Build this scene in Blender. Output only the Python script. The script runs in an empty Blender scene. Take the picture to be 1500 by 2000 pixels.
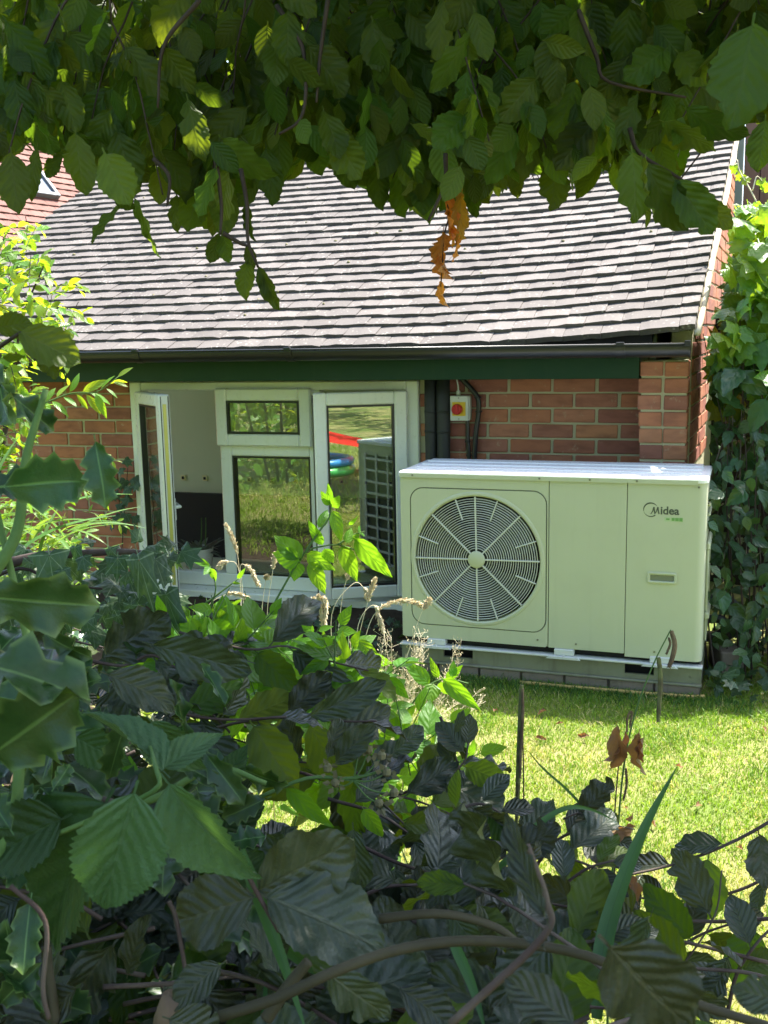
import bpy, bmesh, math, random
import numpy as np
from math import sin, cos, tan, pi, radians, atan2, sqrt, hypot
from mathutils import Vector, Matrix, Euler

SC = bpy.context.scene
COL = SC.collection
R = random.Random(11)

# ---------------------------------------------------------------- camera
FPX, CAMZ = 2000.0, 1.495
PITCH, ROLL = radians(9.7), radians(-1.15)
_cp, _sp, _cr, _sr = cos(PITCH), sin(PITCH), cos(ROLL), sin(ROLL)
_M = np.array([[_cr, -_sr, 0], [_sr, _cr, 0], [0, 0, 1]]) @ np.array([[1, 0, 0], [0, _cp, -_sp], [0, _sp, _cp]])
def _tob(v): return Vector((v[0], v[2], -v[1]))
CRI, CDN, CFW = _tob(_M[0]), _tob(_M[1]), _tob(_M[2])
CPOS = Vector((0, 0, CAMZ))
cam_d = bpy.data.cameras.new('camera')
cam = bpy.data.objects.new('camera', cam_d)
COL.objects.link(cam)
m3 = Matrix((CRI, -CDN, -CFW)).transposed()
cam.matrix_world = Matrix.Translation(CPOS) @ m3.to_4x4()
cam_d.sensor_fit = 'VERTICAL'
cam_d.sensor_height = 24.0
cam_d.sensor_width = 18.0
cam_d.lens = 24.0
cam_d.clip_start = 0.05
cam_d.clip_end = 400
cam_d.dof.use_dof = True
cam_d.dof.focus_distance = 2.3
cam_d.dof.aperture_fstop = 15.0
SC.camera = cam

# ---------------------------------------------------------------- light
SUN_EL, SUN_AZ = radians(61), radians(18.5 + 33)
world = bpy.data.worlds.new('World'); SC.world = world
world.use_nodes = True
wn = world.node_tree
wn.nodes.clear()
_out = wn.nodes.new('ShaderNodeOutputWorld'); _bg = wn.nodes.new('ShaderNodeBackground'); _sky = wn.nodes.new('ShaderNodeTexSky')
_sky.sky_type = 'NISHITA'; _sky.sun_disc = False
_sky.sun_elevation = SUN_EL; _sky.sun_rotation = SUN_AZ
_sky.air_density = 1.0; _sky.dust_density = 2.2; _sky.ozone_density = 0.7
_bg.inputs['Strength'].default_value = 0.15
wn.links.new(_sky.outputs[0], _bg.inputs[0]); wn.links.new(_bg.outputs[0], _out.inputs[0])
sun_d = bpy.data.lights.new('sun', 'SUN'); sun_d.energy = 4.6; sun_d.angle = radians(0.55); sun_d.color = (1.0, 0.95, 0.86)
sun = bpy.data.objects.new('sun', sun_d); COL.objects.link(sun)
_sd = Vector((sin(SUN_AZ) * cos(SUN_EL), cos(SUN_AZ) * cos(SUN_EL), sin(SUN_EL)))
sun.location = (4, 6, 9)
sun.rotation_euler = _sd.to_track_quat('Z', 'Y').to_euler()
SC.view_settings.view_transform = 'Standard'
SC.view_settings.look = 'None'
SC.view_settings.gamma = 1.0
SC.view_settings.use_curve_mapping = False
SC.view_settings.exposure = 2.05
SC.cycles.max_bounces = 10
SC.cycles.diffuse_bounces = 5
SC.cycles.transmission_bounces = 6
SC.cycles.transparent_max_bounces = 12
SC.cycles.caustics_reflective = False
SC.cycles.caustics_refractive = False

# ---------------------------------------------------------------- picture <-> place
def ray(px, py): return CFW + CRI * ((px - 750) / FPX) + CDN * ((py - 1000) / FPX)
def at(px, py, z): return CPOS + ray(px, py) * z
def proj(P):
    d = Vector(P) - CPOS; z = d.dot(CFW)
    return 750 + FPX * d.dot(CRI) / z, 1000 + FPX * d.dot(CDN) / z, z

# ---------------------------------------------------------------- objects
def empty(name, label, cat, loc=(0, 0, 0), rotz=0.0, group=None):
    o = bpy.data.objects.new(name, None); COL.objects.link(o)
    o.location = loc; o.rotation_euler = (0, 0, rotz); o.empty_display_size = 0.1
    o['label'] = label; o['category'] = cat
    if group: o['group'] = group
    return o
def tag(o, label, cat, group=None):
    o['label'] = label; o['category'] = cat
    if group: o['group'] = group
    return o
def link(name, me, mat=None, parent=None, mx=None, kind=None):
    o = bpy.data.objects.new(name, me); COL.objects.link(o)
    if mat is not None and len(me.materials) == 0: me.materials.append(mat)
    if parent is not None: o.parent = parent
    if mx is not None: o.matrix_basis = mx
    if kind: o['kind'] = kind
    return o
def wlink(name, me, mat, root, M, kind=None):
    """link with a world matrix under an unrotated root"""
    return link(name, me, mat, root, Matrix.Translation(-root.location) @ M, kind)

class MB:
    """collects shapes for one mesh"""
    def __init__(s): s.v, s.f, s.uv, s.mi, s.cur = [], [], None, [], 0
    def add(s, vs, fs):
        b = len(s.v); s.v += [tuple(v) for v in vs]
        for f in fs: s.f.append(tuple(i + b for i in f)); s.mi.append(s.cur)
        return s
    def box(s, x0, x1, y0, y1, z0, z1, M=None):
        vs = [(x, y, z) for z in (z0, z1) for y in (y0, y1) for x in (x0, x1)]
        if M is not None: vs = [M @ Vector(v) for v in vs]
        return s.add(vs, [(0, 2, 3, 1), (4, 5, 7, 6), (0, 1, 5, 4), (2, 6, 7, 3), (0, 4, 6, 2), (1, 3, 7, 5)])
    def cbox(s, x0, x1, y0, y1, z0, z1, c=0.003, M=None):
        bm = bmesh.new()
        bmesh.ops.create_cube(bm, size=1.0)
        for v in bm.verts:
            v.co = Vector(((x0 + x1) / 2 + v.co.x * (x1 - x0), (y0 + y1) / 2 + v.co.y * (y1 - y0), (z0 + z1) / 2 + v.co.z * (z1 - z0)))
        bmesh.ops.bevel(bm, geom=list(bm.edges), offset=c, segments=1, affect='EDGES', profile=0.5)
        bm.verts.index_update()
        vs = [(M @ v.co if M is not None else v.co) for v in bm.verts]
        fs = [[v.index for v in f.verts] for f in bm.faces]
        bm.free()
        return s.add(vs, fs)
    def tube(s, pts, r0, r1=None, seg=6, cap=True):
        pts = [Vector(p) for p in pts]; n = len(pts)
        r1 = r0 if r1 is None else r1
        vs, fs = [], []
        u = None
        for i, p in enumerate(pts):
            t = (pts[min(i + 1, n - 1)] - pts[max(i - 1, 0)]).normalized()
            if u is None:
                u = t.orthogonal().normalized()
            else:
                u = (u - t * u.dot(t)); u = u.normalized() if u.length > 1e-6 else t.orthogonal().normalized()
            w = t.cross(u)
            r = r0[i] if isinstance(r0, (list, tuple)) else r0 + (r1 - r0) * i / max(1, n - 1)
            for k in range(seg):
                a = 2 * pi * k / seg
                vs.append(p + (u * cos(a) + w * sin(a)) * r)
        for i in range(n - 1):
            for k in range(seg):
                k2 = (k + 1) % seg
                fs.append((i * seg + k, i * seg + k2, (i + 1) * seg + k2, (i + 1) * seg + k))
        if cap:
            fs.append(tuple(reversed(range(seg)))); fs.append(tuple((n - 1) * seg + k for k in range(seg)))
        return s.add(vs, fs)
    def lathe(s, prof, seg=20, M=None, axis='z'):
        vs, fs = [], []
        for r, h in prof:
            for k in range(seg):
                a = 2 * pi * k / seg
                v = Vector((r * cos(a), r * sin(a), h)) if axis == 'z' else Vector((r * cos(a), h, r * sin(a)))
                vs.append(M @ v if M is not None else v)
        for i in range(len(prof) - 1):
            for k in range(seg):
                k2 = (k + 1) % seg
                fs.append((i * seg + k, i * seg + k2, (i + 1) * seg + k2, (i + 1) * seg + k))
        return s.add(vs, fs)
    def prism(s, poly, y0, y1, M=None):
        """poly in xz, extruded along y"""
        n = len(poly)
        vs = [(x, y0, z) for x, z in poly] + [(x, y1, z) for x, z in poly]
        if M is not None: vs = [M @ Vector(v) for v in vs]
        fs = [tuple(range(n)), tuple(reversed(range(n, 2 * n)))]
        fs += [(i, i + n, (i + 1) % n + n, (i + 1) % n) for i in range(n)]
        return s.add(vs, fs)
    def mesh(s, name, mats=(), smooth=False):
        me = bpy.data.meshes.new(name)
        me.from_pydata(s.v, [], s.f)
        for m in mats: me.materials.append(m)
        if len(mats) > 1: me.polygons.foreach_set('material_index', s.mi)
        bm = bmesh.new(); bm.from_mesh(me); bmesh.ops.recalc_face_normals(bm, faces=bm.faces); bm.to_mesh(me); bm.free()
        if smooth: me.polygons.foreach_set('use_smooth', [True] * len(me.polygons))
        me.update()
        return me
    def obj(s, name, mat, parent=None, smooth=False, kind=None):
        mats = mat if isinstance(mat, (list, tuple)) else [mat]
        return link(name, s.mesh(name, mats, smooth), None, parent, None, kind)

def bend(pts, n=10):
    """Catmull-Rom through points"""
    P = [Vector(p) for p in pts]
    if len(P) < 3: 
        return [P[0].lerp(P[-1], i / n) for i in range(n + 1)]
    out = []
    Q = [P[0] * 2 - P[1]] + P + [P[-1] * 2 - P[-2]]
    m = max(2, n // (len(P) - 1))
    for i in range(1, len(Q) - 2):
        a, b, c, d = Q[i - 1], Q[i], Q[i + 1], Q[i + 2]
        for k in range(m):
            t = k / m
            out.append(0.5 * ((2 * b) + (c - a) * t + (2 * a - 5 * b + 4 * c - d) * t * t + (3 * b - a - 3 * c + d) * t ** 3))
    out.append(P[-1])
    return out

# ---------------------------------------------------------------- node helper
class NT:
    def __init__(s, name):
        s.mat = bpy.data.materials.new(name); s.mat.use_nodes = True
        s.t = s.mat.node_tree; s.t.nodes.clear()
        s.out = s.n('ShaderNodeOutputMaterial')
    def n(s, typ, **kw):
        nd = s.t.nodes.new(typ)
        for k, v in kw.items(): setattr(nd, k, v)
        return nd
    def put(s, sock, v):
        if isinstance(v, bpy.types.NodeSocket): s.t.links.new(v, sock)
        elif v is not None:
            if sock.type == 'RGBA' and isinstance(v, (tuple, list)) and len(v) == 3: v = (*v, 1)
            sock.default_value = v
    def math(s, op, a, b=None, c=None, clamp=False):
        nd = s.n('ShaderNodeMath', operation=op); nd.use_clamp = clamp
        s.put(nd.inputs[0], a)
        if b is not None: s.put(nd.inputs[1], b)
        if c is not None: s.put(nd.inputs[2], c)
        return nd.outputs[0]
    def mix(s, f, a, b, mode='MIX'):
        nd = s.n('ShaderNodeMix', data_type='RGBA', blend_type=mode)
        s.put(nd.inputs[0], f); s.put(nd.inputs[6], a); s.put(nd.inputs[7], b)
        return nd.outputs[2]
    def ramp(s, f, stops, interp='LINEAR'):
        nd = s.n('ShaderNodeValToRGB'); s.put(nd.inputs[0], f)
        cr = nd.color_ramp; cr.interpolation = interp
        while len(cr.elements) < len(stops): cr.elements.new(0.5)
        for e, (p, c) in zip(cr.elements, stops): e.position = p; e.color = (*c, 1)
        return nd.outputs[0]
    def smooth(s, v, lo, hi):
        nd = s.n('ShaderNodeMapRange', interpolation_type='SMOOTHSTEP')
        s.put(nd.inputs[0], v); nd.inputs[1].default_value = lo; nd.inputs[2].default_value = hi
        return nd.outputs[0]
    def coord(s, which='Object'): return s.n('ShaderNodeTexCoord').outputs[which]
    def pos(s): return s.n('ShaderNodeNewGeometry').outputs['Position']
    def noise(s, vec, scale, detail=4, rough=0.55, col=False, dist=0.0):
        nd = s.n('ShaderNodeTexNoise'); s.put(nd.inputs['Vector'], vec)
        nd.inputs['Scale'].default_value = scale; nd.inputs['Detail'].default_value = detail; nd.inputs['Roughness'].default_value = rough
        nd.inputs['Distortion'].default_value = dist
        return nd.outputs['Color' if col else 'Fac']
    def voro(s, vec, scale, out='Distance', feature='F1'):
        nd = s.n('ShaderNodeTexVoronoi', feature=feature); s.put(nd.inputs['Vector'], vec); nd.inputs['Scale'].default_value = scale
        return nd.outputs[out]
    def stretch(s, vec, sx, sy, sz):
        nd = s.n('ShaderNodeMapping'); s.put(nd.inputs[0], vec); nd.inputs['Scale'].default_value = (sx, sy, sz)
        return nd.outputs[0]
    def rnd(s): return s.n('ShaderNodeObjectInfo').outputs['Random']
    def bump(s, h, strength=0.3, dist=0.01):
        nd = s.n('ShaderNodeBump'); s.put(nd.inputs['Height'], h); nd.inputs['Strength'].default_value = strength; nd.inputs['Distance'].default_value = dist
        return nd.outputs[0]
    def hsv(s, col, h=0.5, sat=1.0, v=1.0):
        nd = s.n('ShaderNodeHueSaturation'); s.put(nd.inputs['Color'], col)
        s.put(nd.inputs['Hue'], h); s.put(nd.inputs['Saturation'], sat); s.put(nd.inputs['Value'], v)
        return nd.outputs[0]
    def bsdf(s, col, rough=0.5, metal=0.0, spec=0.5, normal=None, coat=0.0):
        nd = s.n('ShaderNodeBsdfPrincipled')
        s.put(nd.inputs['Base Color'], col); s.put(nd.inputs['Roughness'], rough); s.put(nd.inputs['Metallic'], metal)
        s.put(nd.inputs['Specular IOR Level'], spec); s.put(nd.inputs['Coat Weight'], coat)
        if normal is not None: s.put(nd.inputs['Normal'], normal)
        return nd.outputs[0]
    def done(s, sh): s.t.links.new(sh, s.out.inputs[0]); return s.mat

def m_paint(name, col, rough=0.4, grime=0.15, gcol=None, scale=6, spec=0.5, bump=0.02):
    t = NT(name); p = t.coord()
    n1 = t.noise(p, scale, 6, 0.6); n2 = t.noise(p, scale * 9, 3)
    g = gcol or tuple(c * 0.55 for c in col)
    c = t.mix(t.math('MULTIPLY', t.smooth(n1, 0.45, 0.8), grime), col, g)
    st = t.smooth(t.noise(t.stretch(p, 9, 9, .7), 3.0, 5, 0.6), 0.52, 0.78)
    c = t.mix(t.math('MULTIPLY', st, grime * 0.9), c, g)
    r = t.math('ADD', rough, t.math('MULTIPLY', t.math('SUBTRACT', n2, 0.5), 0.2))
    return t.done(t.bsdf(c, r, 0, spec, t.bump(n2, bump, 0.002)))

def m_plain(name, col, rough=0.5, metal=0.0, spec=0.5):
    t = NT(name); p = t.coord()
    n = t.noise(p, 30, 4)
    c = t.mix(t.math('MULTIPLY', n, 0.35), col, tuple(x * 0.6 for x in col))
    return t.done(t.bsdf(c, rough, metal, spec))

def m_leaf(name, top, under, vein, trans, rough=0.45, tw=0.35, nv=7.0, sweep=0.28, spec=0.4, varv=0.35, varh=0.03, bump=0.35, spots=0.0, spotc=(0.2, 0.12, 0.03), velo=0.03, vein_w=0.5, tip=None, urough=None, wrinkle=0.35):
    """two sided leaf: u = -1..1 across from the midrib, v along it"""
    t = NT(name)
    uv = t.n('ShaderNodeUVMap', uv_map='UVMap').outputs[0]
    sep = t.n('ShaderNodeSeparateXYZ'); t.put(sep.inputs[0], uv)
    au = t.math('ABSOLUTE', sep.outputs[0]); v = sep.outputs[1]
    at_ = t.n('ShaderNodeAttribute', attribute_name='rnd').outputs['Fac']
    rn = t.math('FRACT', t.math('ADD', t.rnd(), at_))
    rn2 = t.math('FRACT', t.math('MULTIPLY', rn, 17.31))
    lat = t.math('SINE', t.math('MULTIPLY', t.math('SUBTRACT', v, t.math('MULTIPLY', au, sweep)), nv * 2 * pi))
    latv = t.smooth(lat, 0.75, 1.0)
    mid = t.math('SUBTRACT', 1.0, t.smooth(au, velo, velo + 0.05))
    pet = t.math('LESS_THAN', v, 0.0)
    vm = t.math('MAXIMUM', t.math('MAXIMUM', mid, t.math('MULTIPLY', latv, vein_w)), pet)
    pos = t.coord('Object')
    nz = t.noise(pos, 9, 5, 0.65)
    geo = t.n('ShaderNodeNewGeometry')
    base = t.mix(geo.outputs['Backfacing'], top, under)
    base = t.mix(t.math('MULTIPLY', t.smooth(nz, 0.35, 0.75), 0.35), base, tuple(c * 0.55 for c in top))
    if spots > 0:
        sp = t.smooth(t.noise(pos, 14, 3, 0.5), 0.66, 0.74)
        base = t.mix(t.math('MULTIPLY', sp, spots), base, spotc)
    if tip is not None:
        base = t.mix(t.math('MULTIPLY', t.smooth(t.math('MAXIMUM', au, v), 0.8, 1.02), 0.6), base, tip)
    base = t.mix(t.math('MULTIPLY', vm, 0.6), base, vein)
    val = t.math('ADD', 1 - varv * 0.5, t.math('MULTIPLY', rn, varv))
    hue = t.math('ADD', 0.5 - varh * 0.5, t.math('MULTIPLY', rn2, varh))
    base = t.hsv(base, hue, 1.0, val)
    tc = t.hsv(t.mix(t.math('MULTIPLY', vm, 0.45), trans, tuple(c * 0.45 for c in trans)), hue, 1.0, val)
    nz2 = t.noise(pos, 34, 4, 0.6)
    h = t.math('ADD', t.math('ADD', t.math('MULTIPLY', lat, -0.5), t.math('MULTIPLY', nz, 0.8)), t.math('MULTIPLY', nz2, wrinkle))
    bm = t.bump(t.math('SUBTRACT', h, t.math('MULTIPLY', mid, 0.8)), bump, 0.003)
    rr = rough
    if urough is not None:
        rr = t.math('ADD', rough, t.math('MULTIPLY', geo.outputs['Backfacing'], urough - rough))
    pr = t.bsdf(base, rr, 0, spec, bm)
    tr = t.n('ShaderNodeBsdfTranslucent'); t.put(tr.inputs[0], tc); t.put(tr.inputs['Normal'], bm)
    mx = t.n('ShaderNodeMixShader'); mx.inputs[0].default_value = tw
    t.t.links.new(pr, mx.inputs[1]); t.t.links.new(tr.outputs[0], mx.inputs[2])
    return t.done(mx.outputs[0])

def m_bark(name, col, col2, scale=14):
    t = NT(name); p = t.pos()
    n = t.noise(t.stretch(p, 1, 1, 1), scale * 3, 6, 0.65); n2 = t.noise(p, scale, 3)
    c = t.mix(t.smooth(n2, 0.35, 0.7), col, col2)
    c = t.mix(t.math('MULTIPLY', t.smooth(n, 0.55, 0.75), 0.5), c, tuple(x * 0.4 for x in col))
    return t.done(t.bsdf(c, 0.75, 0, 0.3, t.bump(n, 0.5, 0.004)))

# ---------------------------------------------------------------- leaf geometry (unit length along +Y)
def leaf_grid(rows, m, wf, rg, ser=0.0, pleat=0.0, npl=7, fold=0.15, curl=0.15, wav=0.0, nw=3, spine=0.0, pet=0.12, sweep=0.1, twist=0.0, holes=0.0):
    n = rows
    ts = [-pet, -0.02] + [i / n for i in range(n + 1)] if pet > 0 else [i / n for i in range(n + 1)]
    V, UV = [], []
    ph = rg.random() * 6.28; ph2 = rg.random() * 6.28
    for ri, t in enumerate(ts):
        tt = max(0.0, t)
        w = max(wf(tt), 0.010)
        if t < 0: w = 0.012
        for j in range(-m, m + 1):
            a = j / m; aa = abs(a)
            ww = w; y = t; zz = 0.0
            if t >= 0:
                if aa == 1 and 0 < tt < 1:
                    i = ri - (2 if pet > 0 else 0)
                    if ser: ww *= 1 + ser * (1 if i % 2 else -1) * (0.8 + 0.4 * rg.random()); y += ser * 0.12 * (1 if i % 2 else 0)
                    if spine:
                        if i % 2: ww = w * (1 + spine); zz += spine * 0.14 * (1 if ((i // 2) + (j > 0)) % 2 else -0.6); y += 0.03
                        else: ww = w * (1 - spine * 0.45)
                    if holes and rg.random() < holes: ww *= 0.6
                y += sweep * aa * sin(pi * min(1, tt)) * 0.6
                zz += fold * aa * w - curl * tt * tt
                zz += pleat * sin(2 * pi * (tt * npl - aa * 0.28 * npl * 0.25)) * aa * (1.15 - 0.75 * aa)
                zz += wav * sin(2 * pi * nw * tt + (ph if a > 0 else ph2)) * aa * aa
            x = a * ww
            if twist:
                an = twist * tt; x, zz = x * cos(an) - zz * sin(an), x * sin(an) + zz * cos(an)
            V.append((x, y, zz)); UV.append((a, t))
    k = 2 * m + 1
    F = [(r * k + c, r * k + c + 1, (r + 1) * k + c + 1, (r + 1) * k + c) for r in range(len(ts) - 1) for c in range(k - 1)]
    return np.array(V), np.array(F), np.array(UV)

def leaf_lobed(half, rg, rings=3, cup=0.12, wav=0.05, pet=0.25, c=0.42, lobes=5):
    """half: outline of the right half from tip (0,1) round to the base (0,0) as (x,y); vein axes at even points"""
    pts = [(x, y) for x, y in half] + [(-x, y) for x, y in reversed(half[1:-1])]
    us = []
    nh = len(half)
    ax = [0 if i % 2 == 0 else 1 for i in range(nh)]
    us = ax + list(reversed(ax[1:-1]))
    K = len(pts); V, UV, F = [], [], []
    ph = rg.random() * 6
    for r in range(rings + 1):
        f = r / rings if r else 0.03
        for i, (x, y) in enumerate(pts):
            xx, yy = x * f, c * 0.25 + (y - c * 0.25) * f
            rr = hypot(x, y - c) * f
            V.append((xx, yy, -cup * rr * rr * 2 + wav * f * f * sin(i * 1.9 + ph))); UV.append((us[i] * (0.3 + 0.7 * f), f * 0.98 + 0.01))
    for r in range(rings):
        for i in range(K):
            j = (i + 1) % K
            F.append((r * K + i, r * K + j, (r + 1) * K + j, (r + 1) * K + i))
    b = len(V)
    for t in (0, 1):
        V += [(-0.012, c * 0.25 - t * pet, -0.01 * t), (0.012, c * 0.25 - t * pet, -0.01 * t)]; UV += [(0, -0.1), (0, -0.1)]
    F.append((b, b + 1, b + 3, b + 2))
    return np.array(V), np.array(F), np.array(UV)

def np_mesh(name, V, F, UV=None, rnd=None, mat=None, smooth=True, col=None):
    me = bpy.data.meshes.new(name)
    nv, nf, k = len(V), len(F), F.shape[1]
    me.vertices.add(nv); me.vertices.foreach_set('co', np.ascontiguousarray(V, np.float32).ravel())
    me.loops.add(nf * k); me.loops.foreach_set('vertex_index', np.ascontiguousarray(F, np.int32).ravel())
    me.polygons.add(nf); me.polygons.foreach_set('loop_start', np.arange(0, nf * k, k, dtype=np.int32))
    try: me.polygons.foreach_set('loop_total', np.full(nf, k, np.int32))
    except Exception: pass
    me.update(calc_edges=True)
    me.polygons.foreach_set('use_smooth', np.full(nf, smooth, bool))
    if UV is not None:
        l = me.uv_layers.new(name='UVMap')
        l.data.foreach_set('uv', np.ascontiguousarray(UV[F.ravel()], np.float32).ravel())
    if rnd is not None:
        a = me.attributes.new('rnd', 'FLOAT', 'POINT'); a.data.foreach_set('value', np.ascontiguousarray(rnd, np.float32))
    if col is not None:
        a = me.attributes.new('tint', 'FLOAT_COLOR', 'POINT'); a.data.foreach_set('color', np.ascontiguousarray(col, np.float32).ravel())
    if mat: me.materials.append(mat)
    me.validate(); me.update()
    return me

class Kind:
    """a kind of leaf: a few variants of its shape, and a light version for masses"""
    def __init__(s, name, mat, hi, lo, nvar=6):
        s.name, s.mat = name, mat
        s.hi = [np_mesh(name, *hi(R), mat=mat) for _ in range(nvar)]
        s.lo = [lo(R) for _ in range(4)]
def leafM(P, d, nrm, L, ws=1.0):
    d = Vector(d).normalized(); n = Vector(nrm)
    n = n - d * n.dot(d)
    n = n.normalized() if n.length > 1e-5 else d.orthogonal().normalized()
    x = d.cross(n)
    return Matrix(((x.x * L * ws, d.x * L, n.x * L, P[0]), (x.y * L * ws, d.y * L, n.y * L, P[1]), (x.z * L * ws, d.z * L, n.z * L, P[2]), (0, 0, 0, 1)))
def leaf_obj(root, kind, M, name='leaf'):
    return wlink(name, kind.hi[R.randrange(len(kind.hi))], None, root, M)
def leaf_mass(name, root, kind, Ms, objkind='stuff'):
    """many leaves as one mesh"""
    if not Ms: return None
    VV, FF, UU, RR = [], [], [], []; off = 0
    A = np.array([[list(r) for r in M] for M in Ms])
    var = np.array([R.randrange(4) for _ in Ms])
    for q in range(4):
        S = A[var == q]
        if not len(S): continue
        V, F, UV = kind.lo[q]
        W = np.einsum('nij,vj->nvi', S[:, :3, :3], V) + S[:, None, :3, 3]
        n, k = W.shape[:2]
        VV.append(W.reshape(-1, 3)); FF.append((F[None] + (np.arange(n) * k)[:, None, None]).reshape(-1, F.shape[1]) + off)
        UU.append(np.tile(UV, (n, 1))); RR.append(np.repeat(np.array([R.random() for _ in range(n)]), k))
        off += n * k
    V = np.concatenate(VV)
    if root is not None: V = V - np.array(root.location)
    me = np_mesh(name, V, np.concatenate(FF), np.concatenate(UU), np.concatenate(RR), kind.mat)
    return link(name, me, None, root, None, objkind)

def rv(s=1.0): return Vector((R.gauss(0, s), R.gauss(0, s), R.gauss(0, s)))
def leaf_px(root, kind, b, t, z0, z1=None, roll=0.0, ws=1.0, name='leaf'):
    """a leaf whose base and tip stand at two directions and distances"""
    P0, P1 = at(*b, z0), at(*t, z0 if z1 is None else z1)
    d = P1 - P0; L = d.length
    v = (CPOS - (P0 + P1) / 2).normalized()
    n = v - d * (v.dot(d) / d.length_squared)
    n = Matrix.Rotation(radians(roll), 3, d.normalized()) @ n
    return leaf_obj(root, kind, leafM(P0, d, n, L, ws), name)
def lerp(a, b, t): return a + (b - a) * t
def prof(table, x):
    if x <= table[0][0]: return table[0][1]
    for (x0, y0), (x1, y1) in zip(table, table[1:]):
        if x <= x1: return lerp(y0, y1, (x - x0) / (x1 - x0))
    return table[-1][1]
# ================================================================ MATERIALS OF THE BUILT THINGS
def mk_brick():
    t = NT('brick clay'); p = t.pos(); r = t.rnd()
    n = t.noise(p, 22, 5, 0.65); n2 = t.noise(t.stretch(p, 1, 1, 3), 9, 3)
    c = t.ramp(r, [(0.0, (.37, .135, .08)), (0.2, (.45, .18, .10)), (0.4, (.40, .155, .095)), (0.55, (.29, .115, .09)), (0.7, (.43, .18, .12)), (0.85, (.47, .21, .115)), (1.0, (.32, .12, .09))])
    c = t.mix(t.math('MULTIPLY', t.smooth(n2, 0.4, 0.75), 0.5), c, (.15, .06, .045))
    n3 = t.noise(t.pos(), 2.2, 4)
    c = t.mix(t.math('MULTIPLY', t.smooth(n3, 0.5, 0.7), 0.35), c, (.12, .06, .05))
    c = t.mix(t.math('MULTIPLY', t.smooth(n, 0.6, 0.72), 0.55), c, (.46, .33, .23))
    return t.done(t.bsdf(c, 0.85, 0, 0.25, t.bump(n, 0.5, 0.004)))
def mk_mortar():
    t = NT('mortar'); p = t.coord(); n = t.noise(p, 60, 5, 0.7); n2 = t.noise(p, 4, 3)
    c = t.mix(n2, (.50, .48, .32), (.37, .35, .24))
    return t.done(t.bsdf(c, 0.9, 0, 0.2, t.bump(n, 0.6, 0.004)))
def mk_tile(name, stops, lich=0.6, lcol=(.42, .40, .35)):
    t = NT(name); p = t.pos()
    r = t.math('FRACT', t.math('ADD', t.rnd(), t.n('ShaderNodeAttribute', attribute_name='rnd').outputs['Fac']))
    n = t.noise(p, 60, 5, 0.7); n2 = t.noise(p, 3.0, 4)
    c = t.ramp(r, stops)
    sp = t.smooth(t.voro(t.stretch(p, 1, 1, 1), 46), 0.34, 0.16)
    sp = t.math('MULTIPLY', sp, t.smooth(t.noise(p, 13, 3), 0.46, 0.62))
    c = t.mix(t.math('MULTIPLY', sp, lich), c, lcol)
    c = t.mix(t.math('MULTIPLY', t.smooth(n2, 0.4, 0.75), 0.35), c, tuple(x * 0.55 for x in stops[0][1]))
    c = t.mix(t.math('MULTIPLY', t.smooth(n, 0.58, 0.7), 0.3), c, tuple(x * 0.5 for x in stops[0][1]))
    return t.done(t.bsdf(c, 0.8, 0, 0.3, t.bump(n, 0.6, 0.003)))
M_brick, M_mortar = mk_brick(), mk_mortar()
M_tile = mk_tile('grey concrete tile', [(0, (.100, .088, .080)), (0.35, (.113, .100, .091)), (0.8, (.126, .112, .102)), (1, (.145, .128, .116))])
M_pink = mk_tile('pink clay tile', [(0, (.135, .056, .042)), (0.5, (.155, .068, .052)), (1, (.175, .082, .064))], 0.15)
M_green = m_paint('dark green gloss paint', (.005, .036, .018), 0.45, 0.6, (.016, .045, .024), 5, 0.3)
M_black = m_plain('black plastic', (.016, .017, .019), 0.32)
M_lag = m_paint('black pipe lagging', (.022, .025, .026), 0.6, 0.4, (.05, .055, .05), 12)
M_upvc = m_paint('white window plastic', (.74, .76, .70), 0.3, 0.2, (.52, .54, .42), 5)
M_room = m_paint('plaster', (.66, .74, .54), 0.8, 0.1, None, 3, 0.2)
M_dark = m_plain('dark panel', (.012, .012, .013), 0.5)
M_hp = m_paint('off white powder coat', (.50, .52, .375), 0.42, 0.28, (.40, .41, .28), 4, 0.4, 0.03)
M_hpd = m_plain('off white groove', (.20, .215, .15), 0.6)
M_skirt = m_paint('shaded grimy skirt coat', (.22, .225, .155), .5, .7, (.14, .13, .09), 10, .3)  # casing paint made darker: overhang shade and grime put into the colour
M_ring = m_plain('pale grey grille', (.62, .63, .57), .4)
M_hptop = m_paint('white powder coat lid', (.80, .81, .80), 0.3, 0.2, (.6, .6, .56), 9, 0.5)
M_gal = m_paint('galvanised rail', (.60, .61, .58), 0.4, 0.3, (.40, .40, .36), 14)
M_void = m_plain('black void', (.006, .006, .006), 0.8)
M_fan = m_plain('grey fan plastic', (.05, .06, .05), 0.5)
M_coil = m_plain('coil fins', (.05, .055, .055), 0.5, 0.3)
M_logo = m_plain('dark grey print', (.075, .09, .065), 0.5)
M_logog = m_plain('green print', (.17, .36, .10), 0.5)
M_red = m_plain('red plastic', (.50, .012, .02), 0.3)
M_yellow = m_plain('yellow plastic', (.72, .47, .015), 0.4)
M_steel = m_plain('steel screw', (.25, .25, .22), 0.35, 0.8)
M_grey = m_paint('pale grey plastic', (.55, .57, .52), 0.4, 0.15, None, 10)
M_stone = m_paint('concrete', (.23, .19, .155), 0.9, 0.7, (.12, .10, .08), 14, 0.2, 0.4)
M_verge = m_paint('verge mortar', (.55, .49, .36), 0.9, 0.5, (.34, .30, .22), 18, 0.2, 0.5)
M_wood = m_paint('brown timber', (.20, .115, .085), 0.8, 0.6, (.11, .06, .045), 5, 0.2, 0.3)
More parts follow.
